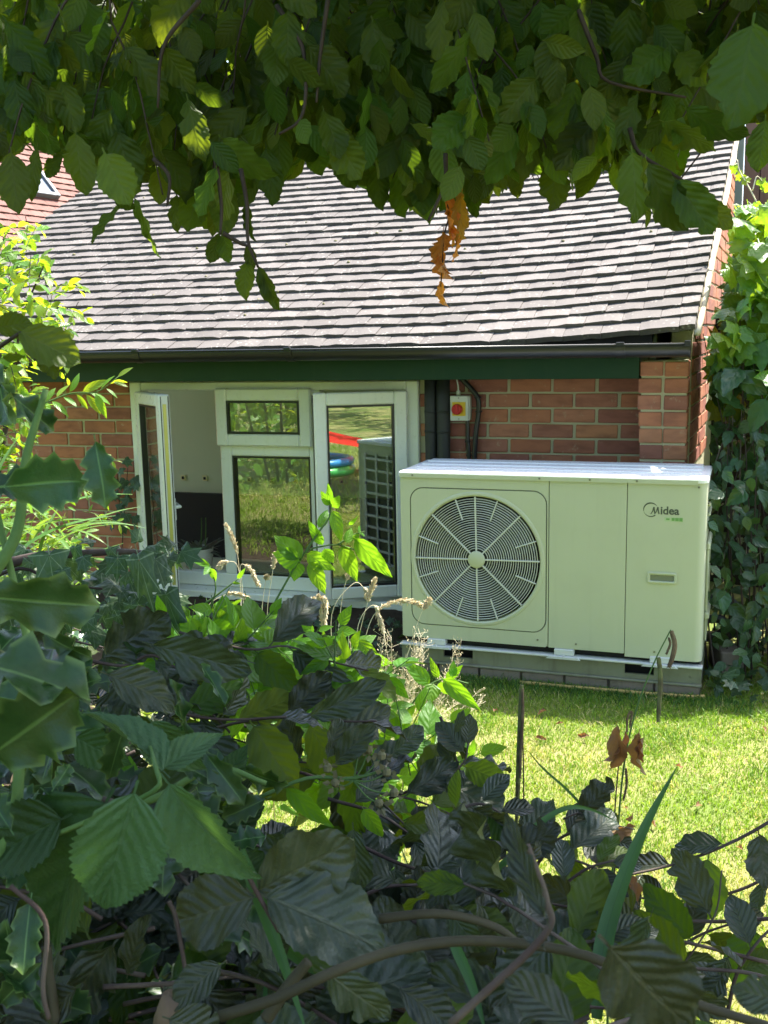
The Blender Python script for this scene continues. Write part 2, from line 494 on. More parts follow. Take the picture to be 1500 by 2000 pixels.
M_post = m_paint('grey green metal', (.20, .215, .175), 0.5, 0.4, (.35, .35, .32), 8)
M_lock = m_plain('brass coloured strip', (.46, .46, .16), 0.3, 0.6)
M_pot = m_paint('white glazed pot', (.72, .73, .70), 0.25, 0.1)
M_cream = m_plain('cream tile border', (.88, .86, .50), 0.3)
M_soil = m_paint('soil', (.055, .042, .028), 0.95, 0.6, (.02, .016, .012), 20, 0.1, 0.6)
def mk_glass():
    t = NT('window glass')
    lw = t.n('ShaderNodeLayerWeight'); lw.inputs[0].default_value = 0.5
    fac = t.math('ADD', t.math('MULTIPLY', t.math('POWER', lw.outputs['Facing'], 4.0), .82), .15, clamp=True)
    tr = t.n('ShaderNodeBsdfTransparent'); tr.inputs[0].default_value = (.86, .90, .86, 1)
    gl = t.n('ShaderNodeBsdfGlossy'); gl.inputs['Roughness'].default_value = 0.0; gl.inputs[0].default_value = (1, 1, 1, 1)
    mx = t.n('ShaderNodeMixShader')
    t.t.links.new(fac, mx.inputs[0]); t.t.links.new(tr.outputs[0], mx.inputs[1]); t.t.links.new(gl.outputs[0], mx.inputs[2])
    return t.done(mx.outputs[0])
M_glass = mk_glass()

# ================================================================ GROUND
def mk_lawn():
    t = NT('lawn earth'); p = t.pos()
    n = t.noise(p, 1.6, 5, 0.6); n2 = t.noise(p, 40, 4)
    c = t.mix(t.smooth(n, 0.40, 0.62), (.12, .17, .04), (.26, .24, .10))
    c = t.mix(t.math('MULTIPLY', n2, 0.5), c, (.08, .07, .03))
    return t.done(t.bsdf(c, 0.95, 0, 0.1, t.bump(n2, 0.5, 0.02)))
g = MB()
nx, ny = 60, 60
for j in range(ny + 1):
    for i in range(nx + 1):
        a = -1 + 2 * i / nx; b = -1 + 2 * j / ny
        g.v.append((a * abs(a) * 60, 2 + b * abs(b) * 60, 0.0))
for j in range(ny):
    for i in range(nx):
        k = j * (nx + 1) + i; g.f.append((k, k + 1, k + nx + 2, k + nx + 1)); g.mi.append(0)
lawn = g.obj('lawn', mk_lawn()); lawn['kind'] = 'structure'; tag(lawn, 'mown lawn with dry patches in front of the heat pump', 'lawn')
s = MB(); 
bed = [(-1.9, -1.6), (-.5, -2.0), (1.0, -1.4), (1.5, -.3), (1.2, 0.5), (.75, 1.0), (0.35, 1.35), (-0.1, 1.8), (-0.5, 2.4), (-0.75, 3.0), (-1.0, 3.9), (-1.25, 4.8), (-1.7, 5.3), (-2.3, 5.4), (-2.1, 4.0), (-1.9, 2.6), (-2.1, 1.0)]
s.add([(x, y, 0.006) for x, y in bed], [tuple(range(len(bed)))])
so = s.obj('soil', M_soil); so['kind'] = 'structure'; tag(so, 'bare dark soil under the hedge', 'soil')

# ================================================================ HOUSE
HO = at(1070, 830, 5.03); HYAW = radians(18.5)
house = empty('brick_house', 'low red brick house with grey tiled roof and an open white casement window', 'house', (HO.x, HO.y, 0), -HYAW)
HM = Matrix.Translation((HO.x, HO.y, 0)) @ Matrix.Rotation(-HYAW, 4, 'Z')
HMI = HM.inverted()
TH = radians(27.3); GA = 0.108; EY, EZ = -0.36, 1.432
def lift(u): return 0.0 if u < -0.6 else 0.062 * ((u + 0.6) / 1.29) ** 1.7
def uright(s): return 0.693 + 0.054 * s
def roofP(u, s, o=0.0):
    return Vector((u, EY + s * cos(TH) - o * sin(TH), EZ + s * sin(TH) + o * cos(TH) + lift(u) - 0.012 * sin(s * 1.1)))

# walls
w = MB()
w.box(-4.3, -2.335, .008, .11, 0, 1.44); w.box(-.655, .47, .008, .11, 0, 1.44); w.box(-2.335, -.655, .008, .11, 0, .104); w.box(-2.335, -.655, .012, .11, 1.277, 1.44)
wall = w.obj('front_wall', M_mortar, house)
_bc = {}
def brick_me(l, d=.1, h=.065):
    k = (round(l, 3), d, h)
    if k not in _bc:
        b = MB().cbox(-l / 2, l / 2, 0, d, 0, h, .0035)
        for i, v in enumerate(b.v): b.v[i] = (v[0] + R.uniform(-.001, .001), v[1] + R.uniform(-.0012, .0012), v[2] + R.uniform(-.001, .001))
        _bc[k] = b.mesh('brick', [M_brick])
    return _bc[k]
def brick(par, x, y, z, l, d=.1, M=None):
    mx = Matrix.Translation((x + R.uniform(-.002, .002), y + R.uniform(-.0025, .002), z + R.uniform(-.0012, .0012))) @ Matrix.Rotation(R.uniform(-.006, .006), 4, 'Y')
    if M is not None: mx = M @ mx
    return link('brick', brick_me(l, d), M_brick, par, mx)
def course_bricks(par, u0, u1, z, off):
    P = .2148
    k = math.floor((u0 - off) / P)
    while off + k * P < u1:
        a = max(u0, off + k * P + .005); b = min(u1, off + (k + 1) * P - .005)
        if b - a > .03: brick(par, (a + b) / 2, 0, z, round(b - a, 2))
        k += 1
for k in range(-16, 2):
    z = 1.215 + .0748 * k
    if z < 0: continue
    off = -.194 if k % 2 == 0 else -.302
    course_bricks(wall, -.652, .452, z, off)
    if z > .1: course_bricks(wall, -4.28, -2.338, z, off)
for z, off in ((.012, -.2), (.0,0)):
    if z: course_bricks(wall, -2.33, -.66, z, off)
# pier at the right end
pb = MB(); pb.box(.458, .657, -.212, .006, 0, 1.365)
pier = pb.obj('brick_pier', M_mortar, house)
for k in range(18):
    z = 1.296 - .0755 * k
    if z < 0: break
    j = (0, -.004, -.007, -.002, .002, .006)[k] if k < 6 else R.uniform(-.005, .006)
    brick(pier, .452 + .051 + j, -.22, z, .102, .2); brick(pier, .56 + .052, -.22, z, .104, .2)
# splayed gable wall
SPL = radians(3.4)
GM = Matrix(((sin(SPL), cos(SPL), 0, .664), (cos(SPL), -sin(SPL), 0, -.222), (0, 0, 1, 0), (0, 0, 0, 1)))
def gtop(x): return EZ + .03 + (x - .14) * tan(TH)
gw = MB(); gw.prism([(.205, 0), (2.9, 0), (2.9, gtop(2.9)), (.205, gtop(.205))], -.1, -.007, GM)
gable = gw.obj('gable_wall', M_mortar, house)
for k in range(44):
    z = .85 + .0752 * k
    x = .0 if k % 2 else -.105
    while x < 2.86:
        a, b = max(x, .206), min(x + .205, 2.88)
        if b - a > .04 and z + .068 < gtop(a) and (z > 1.3 or a < 1.0):
            brick(gable, (a + b) / 2, -.1, z, round(b - a, 2), .1, GM)
        x += .215

bank = MB(); nb_ = 26
for i in range(nb_ + 1):
    u = -3.0 + 2.42 * i / nb_; f = 1 + .25 * sin(i * 1.7) + .15 * sin(i * .6)
    for y, z in ((.006, .095), (-.10, .098), (-.22, .075 * f), (-.38, .04 * f), (-.60 * f, -.01)): bank.v.append((u, y, z + R.uniform(-.006, .006)))
for i in range(nb_):
    for j in range(4): bank.f.append((i * 5 + j, i * 5 + j + 1, i * 5 + j + 6, i * 5 + j + 5)); bank.mi.append(0)
o = bank.obj('soil', M_soil, None, True); o.matrix_world = HM; o['kind'] = 'structure'; tag(o, 'low bank of dark soil under the window sill', 'soil')
# roof: sarking, tiles, verge
rf = MB(); US = [-3.86 + .19 * i for i in range(24)]
SM = 3.95
top = [[roofP(min(u, uright(s) - .01), s, 0.0) for u in US] for s in (0.02, SM * .33, SM * .66, SM)]
for rr in top:
    for p in rr: rf.v.append(tuple(p))
nr = len(US)
for rr in top:
    for p in rr: rf.v.append((p.x, p.y + .02, p.z - .05))
for i in range(3):
    for k in range(nr - 1):
        rf.f.append((i * nr + k, i * nr + k + 1, (i + 1) * nr + k + 1, (i + 1) * nr + k)); rf.mi.append(0)
        o = 4 * nr
        rf.f.append((o + i * nr + k, o + (i + 1) * nr + k, o + (i + 1) * nr + k + 1, o + i * nr + k + 1)); rf.mi.append(0)
for k in range(nr - 1): rf.f.append((k, 4 * nr + k, 4 * nr + k + 1, k + 1)); rf.mi.append(0)
rf.box(-3.86, .80, EY + SM * cos(TH) - .02, EY + SM * cos(TH) + .1, .0, EZ + SM * sin(TH) - .06)
roof = rf.obj('roof', M_void, house)
def tile_arr(n=4):
    V = []
    for yy, zz in ((0, .033), (.165, .011)):
        for i in range(n + 1):
            x = -.5 + i / n; V.append((x, yy, zz - .0018 * (4 * x * x) + .001))
    for yy, zz in ((0, .007), (.165, -.002)):
        for i in range(n + 1):
            x = -.5 + i / n; V.append((x, yy, zz - .0018 * (4 * x * x) + .001))
    k = n + 1; F = []
    for i in range(n):
        F += [(i, i + 1, k + i + 1, k + i), (i + 1, i, 2 * k + i, 2 * k + i + 1)]
    F += [(0, k, 3 * k, 2 * k), (k + n, n, 2 * k + n, 3 * k + n)]
    return np.array(V), np.array(F)
TV, TF = tile_arr()
tms = []
for q in range(8):
    V = TV.copy()
    V[:, 2] += np.array([R.uniform(-.0025, .0025) for _ in V]) * (V[:, 1] < .01)
    V[:5, 1] += np.array([R.uniform(-.003, .003) for _ in range(5)]); V[10:15, 1] = V[:5, 1]
    tms.append(np_mesh('tile', V, TF, None, None, M_tile, False))
TW = .1665
tl = []
for k in range(int(SM / GA) + 1):
    s = k * GA + R.uniform(-.002, .002); ur = uright(s)
    u = -3.87 + (TW / 2 if k % 2 else 0)
    if k % 2: tl.append((k, s, -3.87, -3.87 + TW / 2))
    while u < ur - .02:
        b = min(u + TW, ur)
        if ur - b < .05: b = ur
        tl.append((k, s, u, b)); u = b if b == ur else u + TW
RX = Matrix.Rotation(TH, 4, 'X')
rest, nobj = [], 0
for k, s, a, b in tl:
    uc = (a + b) / 2; P = roofP(uc, s)
    sl = (lift(b) - lift(a)) / max(b - a, .01)
    wd = (b - a) - .0015
    lop = R.gauss(0, .012) + (R.gauss(0, .03) if R.random() < .08 else 0)
    M = Matrix.Translation(P + Vector((0, R.uniform(-.003, .003), R.uniform(-.001, .003)))) @ RX @ Matrix.Rotation(-math.atan(sl), 4, 'Y') @ Matrix.Rotation(lop * .35, 4, 'Z') @ Matrix.Rotation(R.gauss(0, .014), 4, 'X') @ Matrix.Diagonal((wd, 1, 1, 1))
    if nobj < 300 and not (a < -3.4 and k > 8):
        link('tile', tms[R.randrange(8)], M_tile, roof, M); nobj += 1
    else: rest.append(M)
VV, FF, RR = [], [], []
for i, M in enumerate(rest):
    A = np.array([list(r) for r in M]); V = TV + np.random.RandomState(i).normal(0, .0008, TV.shape) * (TV[:, :1] * 0 + 1)
    VV.append(V @ A[:3, :3].T + A[:3, 3]); FF.append(TF + len(TV) * i); RR.append(np.full(len(TV), R.random()))
link('upper_tiles', np_mesh('upper_tiles', np.concatenate(VV), np.concatenate(FF), None, np.concatenate(RR), M_tile, False), None, roof, None, 'stuff')
mo = MB()
for i in range(46):
    u = R.uniform(-3.4, .6); k = R.randrange(1, 26); P = roofP(u, k * GA + R.uniform(.0, .05), .03)
    if P.x > uright(k * GA) - .05: continue
    M = Matrix.Translation(P) @ Matrix.Rotation(R.random() * 6, 4, 'Z'); q = R.uniform(.004, .011)
    mo.lathe([(0, -q), (q, -q * .5), (q * R.uniform(.8, 1.2), q * .2), (q * .5, q * .8), (0, q * .9)], 7, M)
mo.obj('moss', m_paint('moss and debris', (.13, .12, .05), .95, .8, (.32, .27, .16), 40), roof, True, 'stuff')
vm = MB(); pts = []
for i in range(30):
    s = -.02 + i * .135; P = roofP(uright(s) + .008, s, -.004); pts.append(P + Vector((R.uniform(-.003, .003), 0, R.uniform(-.003, .003))))
vm.tube(pts, [R.uniform(.012, .018) for _ in pts], seg=7)
vm.obj('verge_mortar', M_verge, house, True)
rd = MB()
for i in range(15):
    u = -3.85 + i * .31; P = roofP(u, SM, .03)
    rd.tube([P, P + Vector((.3, 0, 0))], .1, .1, 10)
rd.obj('ridge', M_tile, house, True)
# dark strip under the tile edge, fascia, gutter
fb = MB(); fb.box(-4.2, .449, -.24, -.2, 1.288, 1.392); fb.obj('fascia_board', M_green, house)
so_ = MB(); so_.box(-4.2, .449, -.2, .0, 1.285, 1.292); so_.obj('soffit', M_green, house)
uf = MB(); uf.box(-4.2, .66, -.33, -.19, 1.393, 1.41); uf.obj('felt_support', M_void, house)
gt = MB(); cy, cz, gr = -.405, 1.444, .056
arc = [(cos(pi + pi * i / 14), sin(pi + pi * i / 14)) for i in range(15)]
poly = [(c * gr, s_ * gr) for c, s_ in arc] + [(c * (gr - .004), s_ * (gr - .004)) for c, s_ in reversed(arc)]
nn = len(poly)
for u in (-4.2, .668):
    gt.v += [(u, cy + c, cz + (.0 if u > 0 else .004) * 0 + s_ - .006 * (u + 1) * .35) for c, s_ in poly]
gt.f += [(i, (i + 1) % nn, (i + 1) % nn + nn, i + nn) for i in range(nn)]; gt.mi += [0] * nn
gt.tube([(-4.2, cy - gr, cz + .0055), (.668, cy - gr, cz - .0035)], .005, .005, 6)
gutter = gt.obj('gutter', M_black, house, True)
for u in (.385, -1.175, -2.011, -2.9):
    b = MB(); dz = -.006 * (u + 1) * .35
    vs = []
    for x in (u - .02, u + .02):
        for rr in (gr + .005, gr):
            vs += [(x, cy + c * rr, cz + dz + s_ * rr + .002) for c, s_ in arc]
    b.v += vs
    for q in range(14): b.f += [(q, q + 1, 30 + q + 1, 30 + q)]; b.mi += [0]
    for q in range(14): b.f += [(q, 15 + q, 15 + q + 1, q + 1), (30 + q, 30 + q + 1, 45 + q + 1, 45 + q)]; b.mi += [0, 0]
    b.cbox(u - .017, u + .017, cy - gr - .009, cy - gr + .012, cz + dz - .002, cz + dz + .012, .002)
    b.cbox(u - .012, u + .012, cy + gr - .02, -.236, cz + dz - .05, cz + dz - .03, .003)
    b.obj('bracket', M_black, gutter)
ec = MB(); ec.prism([(cy + c * (gr + .004), cz - .004 + s_ * (gr + .004)) for c, s_ in arc], 0, .008, Matrix(((0, 1, 0, .668), (1, 0, 0, 0), (0, 0, 1, 0), (0, 0, 0, 1))))
ec.cbox(.652, .678, cy - gr - .008, cy - gr + .01, cz - .012, cz + .012, .002)
ec.obj('end_cap', M_black, gutter)

# ---------------------------------------------------------------- window
win = bpy.data.objects.new('casement_window', None); COL.objects.link(win); win.parent = house; win.empty_display_size = .1
fr = MB()
Y0, Y1 = -.02, .05
fr.cbox(-2.335, -2.262, Y0, Y1, .135, 1.275, .006); fr.cbox(-.722, -.655, Y0, Y1, .135, 1.275, .006)
fr.cbox(-2.262, -.722, Y0 + .001, Y1, 1.228, 1.274, .006); fr.cbox(-2.262, -.722, Y0 + .001, Y1, .136, .212, .006)
fr.cbox(-2.285, -2.25, -.005, .045, .2, 1.235, .004)
fr.obj('frame', M_upvc, win)
mu = MB().cbox(-1.79, -1.722, Y0 + .002, Y1 - .002, .212, 1.228, .006); mu.obj('mullion', M_upvc, win)
mu = MB().cbox(-1.262, -1.194, Y0 + .002, Y1 - .002, .212, 1.228, .006); mu.obj('mullion', M_upvc, win)
MB().cbox(-1.722, -1.262, Y0 + .003, Y1 - .003, .872, .936, .006).obj('transom', M_upvc, win)
si = MB(); si.cbox(-2.37, -.632, -.125, .01, .106, .134, .007); si.cbox(-2.37, -.632, -.125, -.105, .09, .115, .004); si.obj('sill', M_upvc, win)
def ring(mb, x0, x1, y0, y1, z0, z1, wd, c=.005):
    mb.cbox(x0, x0 + wd, y0, y1, z0, z1, c); mb.cbox(x1 - wd, x1, y0, y1, z0, z1, c)
    mb.cbox(x0 + wd, x1 - wd, y0 + .0005, y1 - .0005, z1 - wd, z1 - .0005, c); mb.cbox(x0 + wd, x1 - wd, y0 + .0005, y1 - .0005, z0 + .0005, z0 + wd, c)
def bead(mb, x0, x1, y0, y1, z0, z1, wd):
    mb.box(x0, x0 + wd, y0, y1, z0, z1); mb.box(x1 - wd, x1, y0, y1, z0, z1); mb.box(x0 + wd, x1 - wd, y0, y1, z0, z0 + wd); mb.box(x0 + wd, x1 - wd, y0, y1, z1 - wd, z1)
ft = MB(); ring(ft, -1.795, -1.237, -.048, -.016, .928, 1.24, .068, .008); ft.obj('sash', M_upvc, win)
bd = MB(); bead(bd, -1.728, -1.304, -.044, -.02, .995, 1.173, .012); bead(bd, -1.723, -1.26, -.012, .03, .211, .873, .012); bd.obj('gasket', M_black, win)
MB().box(-1.727, -1.305, -.034, -.030, .996, 1.172).obj('pane', M_glass, win)
MB().box(-1.722, -1.261, .010, .014, .212, .872).obj('pane', M_glass, win)
def swing(hx, ang, W, outer, z0, z1):
    """an open sash: local x runs from the hinge, OUTER is the sign of local y on its outer side"""
    Ms = Matrix.Translation((hx, -.028, 0)) @ Matrix.Rotation(ang, 4, 'Z')
    ya, yb = (-.03, .03)
    f = MB(); ring(f, 0, W, ya, yb, z0, z1, .066, .007)
    so = f.obj('sash', M_upvc, win); so.matrix_basis = Ms
    gk = MB(); bead(gk, .064, W - .064, ya + .006, yb - .006, z0 + .064, z1 - .064, .012)
    o = gk.obj('gasket', M_black, win); o.matrix_basis = Ms
    p = MB().box(.065, W - .065, -.008, -.004, z0 + .065, z1 - .065)
    o = p.obj('pane', M_glass, win); o.matrix_basis = Ms
    p = MB().box(.065, W - .065, .006, .010, z0 + .065, z1 - .065)
    o = p.obj('pane', M_glass, win); o.matrix_basis = Ms
    l = MB().box(W - .001, W + .003, -.004 + outer * .006, .014 + outer * .006, z0 + .06, z1 - .05)
    o = l.obj('lock_strip', M_lock, win); o.matrix_basis = Ms
    l = MB().box(W - .001, W + .0035, .018, .022, z0 + .01, z1 - .01); l.box(W - .001, W + .0035, -.022, -.018, z0 + .01, z1 - .01)
    o = l.obj('seal', M_black, win); o.matrix_basis = Ms
    h = MB(); yi = -outer
    h.cbox(W - .048, W - .022, min(yi * .03, yi * .04), max(yi * .03, yi * .04), z0 + .4, z0 + .52, .004); h.tube([(W - .035, yi * .035, z0 + .47), (W - .035, yi * .065, z0 + .47), (W - .12, yi * .07, z0 + .475)], .009, .008, 8)
    o = h.obj('handle', M_upvc, win); o.matrix_basis = Ms
    return Ms
SASHL = swing(-2.268, -radians(43), .47, -1, .158, 1.225)
RPHI = 27
SASHR = swing(-.718, pi + radians(RPHI), .475, 1, .158, 1.225)
for Ms, zz in ((SASHL, .166), (SASHR, .166), (SASHL, 1.216), (SASHR, 1.216)):
    a_, b_ = Ms @ Vector((.24, 0, zz)), Ms @ Vector((.02, 0, zz)); c_ = Vector((a_.x * .45 + b_.x * .55, -.012, zz))
    st_ = MB(); st_.tube([a_, c_], .0045, .0045, 6); st_.obj('stay', M_steel, win)
for hx in (-2.268, -.718):
    for z in (.24, 1.13): MB().cbox(hx - .011, hx + .011, -.034, -.018, z - .03, z + .03, .003).obj('hinge', M_upvc, win)
# room behind
rm = MB(); rm.box(-3.4, .62, 1.2, 1.26, -.0, 1.55); rm.box(-3.46, -3.4, .12, .2, 0, 1.55); rm.box(.45, .5, .12, 1.2, 0, 1.55); rm.box(-3.4, .62, .12, 1.2, 1.55, 1.6); rm.box(-3.4, .62, .12, 1.2, -.02, .02)
rm.box(-3.4, -2.36, .112, .13, 0, 1.55); rm.box(-.64, .45, .112, .13, 0, 1.55); rm.box(-2.36, -.64, .112, .13, 1.29, 1.55)
room = rm.obj('inner_wall', M_room, house)
MB().box(-3.39, .29, 1.16, 1.198, .02, .462).obj('dark_panel', M_dark, room)
for i in range(14):
    u = -3.05 + .1675 * i + .012 * 0
    a = MB(); a.cbox(u - .019, u + .019, 1.192, 1.199, .545, .583, .001); a.cur = 1; a.box(u - .009, u + .007, 1.188, 1.1915, .555, .573)
    a.obj('tile_inset', [M_cream, M_void], room)
MB().cbox(-2.33, -.66, .055, .3, .135, .158, .004).obj('inner_sill', M_upvc, room)
# pot plant on the inner sill
def hw(u, y, z): return HM @ Vector((u, y, z))
potp = hw(-2.045, .15, .158)
pot = empty('potted_plant', 'grey leaved plant in a white pot on the inner window sill', 'plant', potp)
pm = MB(); pm.lathe([(.0, .0), (.072, .0), (.085, .15), (.088, .155), (.08, .155), (.074, .12), (.0, .12)], 24); pm.obj('pot', M_pot, pot, True)

# ---------------------------------------------------------------- things on the wall
def wall_thing(name, label, cat, u, y, z):
    o = empty(name, label, cat, hw(u, y, z), -HYAW); return o, Matrix.Translation((-u, -y, -z))
for px, r, lab in ((-.584, .030, 'black lagged pipe next to the window frame'), (-.518, .034, 'black lagged pipe next to the isolator switch, the thicker of two')):
    b = MB(); b.tube([(px, -.045, z) for z in (.05, .3, .6, .9, 1.1, 1.287)], [r, r * 1.03, r, r * .98, r * 1.04, r], seg=14)
    for z in (.78, 1.12, 1.02):
        b.tube([(px, -.045, z - .006), (px, -.045, z + .006)], r * 1.07, r * 1.07, 14)
    o = b.obj('lagged_pipe', M_lag, None, True); o.matrix_world = HM; tag(o, lab, 'pipe', 'lagged pipes beside the window')
SWU, SWZ = -.4295, 1.137
sw, SWM = wall_thing('isolator_switch', 'grey isolator box with red rotary knob on a yellow plate', 'switch', SWU, -.055, SWZ)
MB().cbox(-.048, .048, .008, .053, -.061, .061, .004).obj('back_box', M_grey, sw)
MB().cbox(-.049, .043, -.008, .0075, -.062, .062, .003).obj('lid', M_grey, sw)
MB().cbox(-.037, .031, -.0105, -.0082, -.037, .032, .001).obj('switch_plate', M_yellow, sw)
kb = MB(); kb.lathe([(.0, -.034), (.022, -.034), (.026, -.030), (.027, -.0105)], 24, Matrix.Translation((-.010, 0, -.004)), 'y'); kb.cbox(-.017, -.003, -.041, -.03, -.029, .022, .003)
kb.obj('knob', M_red, sw)
for z in (.052, -.052): MB().lathe([(0, -.0105), (.0035, -.0105), (.0035, -.008)], 10, Matrix.Translation((-.004, 0, z)), 'y').obj('screw', M_steel, sw)
gl_ = MB(); gl_.lathe([(.008, .0), (.011, .0), (.011, .022), (.006, .026)], 12, Matrix.Translation((-.015, .028, .0615))); gl_.obj('cable_gland', M_grey, sw, True)
cb = MB(); cb.tube(bend([(-.015, .028, .085), (-.017, .03, .115), (-.028, .035, .155)], 8), .0045, seg=8); cb.obj('supply_cable', M_grey, sw, True)
def wall_cable(pts, r, lab):
    b = MB(); b.tube(bend(pts, 24), r, seg=8)
    for p in pts[2:4]:
        b.tube([Vector(p) + Vector((0, 0, -.004)), Vector(p) + Vector((0, 0, .004))], r * 1.35, r * 1.35, 10)
    o = b.obj('black_cable', M_black, None, True); o.matrix_world = HM; tag(o, lab, 'cable')
wall_cable([(-.43, -.03, 1.285), (-.39, -.03, 1.245), (-.345, -.03, 1.19), (-.34, -.03, 1.12), (-.352, -.03, 1.03), (-.362, -.03, .9), (-.37, -.03, .6), (-.37, -.05, .1)], .0135, 'thick black cable curving from the fascia around the isolator switch')
wall_cable([(-.398, -.03, 1.082), (-.397, -.03, 1.03), (-.397, -.03, .97), (-.392, -.03, .9), (-.39, -.03, .6), (-.39, -.05, .1)], .011, 'thinner black cable leaving the bottom of the isolator switch')

# ================================================================ HEAT PUMP
UO = at(784, 1100, 4.58); UYAW = radians(19.5)
hp = empty('heat_pump', 'off white heat pump unit with a round fan grille beside the house', 'heat pump', (UO.x, UO.y, 0), -UYAW)
UM = Matrix.Translation((UO.x, UO.y, 0)) @ Matrix.Rotation(-UYAW, 4, 'Z')
W, D, ZB, ZT = 1.295, .43, .160, .892
FC, FR = (.345, .531), .288
def rrect(x0, x1, z0, z1, r, a):
    """point of a rounded rectangle in direction a from the fan's centre"""
    dx, dz = cos(a), sin(a)
    lo, hi = 0.0, 2.0
    for _ in range(40):
        m = (lo + hi) / 2; x, z = FC[0] + dx * m, FC[1] + dz * m
        qx = max(x0 + r - x, x - (x1 - r), 0); qz = max(z0 + r - z, z - (z1 - r), 0)
        ins = hypot(qx, qz) <= r and x0 <= x <= x1 and z0 <= z <= z1
        if ins: lo = m
        else: hi = m
    return FC[0] + dx * lo, FC[1] + dz * lo
# front panel round the fan
NA = 192; fp = MB(); rings_ = []
def addring(f, y): rings_.append([(*f(2 * pi * k / NA), y) for k in range(NA)])
circ = lambda r: (lambda a: (FC[0] + r * cos(a), FC[1] + r * sin(a)))
A0 = (.045, .652, .222, .842)
addring(circ(FR - .012), .035); addring(circ(FR - .010), .004); addring(circ(FR - .003), -.004); addring(circ(FR + .006), -.003); addring(circ(FR + .011), .0)
addring(lambda a: rrect(A0[0] + .004, A0[1] - .004, A0[2] + .004, A0[3] - .004, .056, a), 0.0)
addring(lambda a: rrect(A0[0] + .003, A0[1] - .003, A0[2] + .003, A0[3] - .003, .057, a), .005)
addring(lambda a: rrect(A0[0], A0[1], A0[2], A0[3], .06, a), .005)
addring(lambda a: rrect(A0[0] - .001, A0[1] + .001, A0[2] - .001, A0[3] + .001, .061, a), .0012)
addring(lambda a: rrect(.0008, .6585, ZB, ZT - .001, .002, a), .0012)
addring(lambda a: rrect(.0008, .6585, ZB, ZT - .001, .002, a), .02)
for rg in rings_: fp.v += [(x, y, z) for x, z, y in rg]
for i in range(len(rings_) - 1):
    for k in range(NA):
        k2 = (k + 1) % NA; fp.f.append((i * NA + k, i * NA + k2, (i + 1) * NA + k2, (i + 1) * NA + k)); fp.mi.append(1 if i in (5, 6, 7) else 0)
fp.obj('fan_panel', [M_hp, M_hpd], hp)
MB().cbox(.6615, .981, .0012, .02, ZB, ZT - .001, .0015).obj('middle_panel', M_hp, hp)
# right panel with its rounded corner, and the side
def strip(poly, z0, z1, mb):
    n = len(poly)
    mb.add([(x, y, z) for z in (z0, z1) for x, y in poly], [(i, i + 1, n + i + 1, n + i) for i in range(n - 1)])
cr_ = [(W - .035 + .035 * sin(a), .0362 - .035 * cos(a)) for a in [pi / 2 * i / 10 for i in range(11)]]
rp = MB(); strip([(.984, .02), (.984, .0012)] + cr_ + [(W, .30)], ZB - .012, ZT - .001, rp)
rp.obj('service_panel', M_hp, hp, False)
for p in hp.children:
    if p.name.startswith('service_panel'): p.data.polygons.foreach_set('use_smooth', [True] * len(p.data.polygons)); p.data.set_sharp_from_angle(angle=radians(40)) if hasattr(p.data, 'set_sharp_from_angle') else None
sp = MB(); sp.box(W - .02, W - .001, .302, D, ZB - .01, ZT - .001)
sp.obj('side_panel', M_hp, hp)
# mouldings on the right side: upper louvres, handle pocket, lower cover
so = MB(); so.cbox(W, W + .016, .10, .36, .60, .635, .006); so.cbox(W, W + .012, .12, .14, .33, .60, .004); so.cbox(W, W + .012, .32, .34, .33, .60, .004); so.cbox(W, W + .02, .10, .36, .305, .335, .006)
so.cbox(W, W + .01, .14, .32, .2, .305, .004)
so.obj('side_cover', M_hp, hp)
for k in range(3): MB().cbox(W, W + .012, .12, .34, .74 + .04 * k, .752 + .04 * k, .004).obj('side_louvre', M_hp, hp)
# lid
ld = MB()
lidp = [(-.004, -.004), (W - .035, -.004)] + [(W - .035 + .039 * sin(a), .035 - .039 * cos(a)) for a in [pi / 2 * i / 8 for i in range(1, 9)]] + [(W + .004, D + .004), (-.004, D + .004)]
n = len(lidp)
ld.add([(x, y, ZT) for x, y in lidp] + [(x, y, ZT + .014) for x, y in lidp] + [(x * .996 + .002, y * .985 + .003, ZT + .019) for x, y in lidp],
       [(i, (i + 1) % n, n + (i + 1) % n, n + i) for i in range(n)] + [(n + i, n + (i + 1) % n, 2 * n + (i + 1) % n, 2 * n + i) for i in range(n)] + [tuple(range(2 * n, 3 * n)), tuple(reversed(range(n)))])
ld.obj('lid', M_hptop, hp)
rb = MB()
for y0, y1, h in ((.13, .2, .0235), (.225, .3, .026), (.325, .415, .028)):
    rb.cbox(.03, W - .03, y0, y1, ZT + .018, ZT + h, .003)
rb.obj('lid_rib', M_hptop, hp)
ls = MB()
lip = MB(); lip.box(.0, W - .036, -.0065, -.0042, ZT - .006, ZT + .012); lip.obj('lid_lip', M_hp, hp)
def screw(x, z, y=.001, r=.0042): MB().lathe([(0, y - .003), (r, y - .003), (r, y)], 10, Matrix.Translation((x, 0, z)), 'y').obj('screw', M_steel, hp)
for x in (.06, .62, .83, 1.02): screw(x, ZT + .004, -.0065)
for x, z in ((.615, .19), (.78, .185), (1.105, .178), (1.262, ZT - .016)): screw(x, z)
# casing behind the panels
cs = MB(); cs.box(.002, .02, .021, D, ZB, ZT - .001); cs.box(.66, W - .02, .16, D, ZB, ZT - .001); cs.box(.0025, W - .0025, .022, D, ZB - .002, ZB + .012)
cs.obj('casing', M_hp, hp)
vb = MB(); vb.box(.021, .659, .19, .2, ZB + .012, ZT - .002); vb.box(.655, .6595, .022, .19, ZB + .012, ZT - .002); vb.obj('fan_housing', M_void, hp)
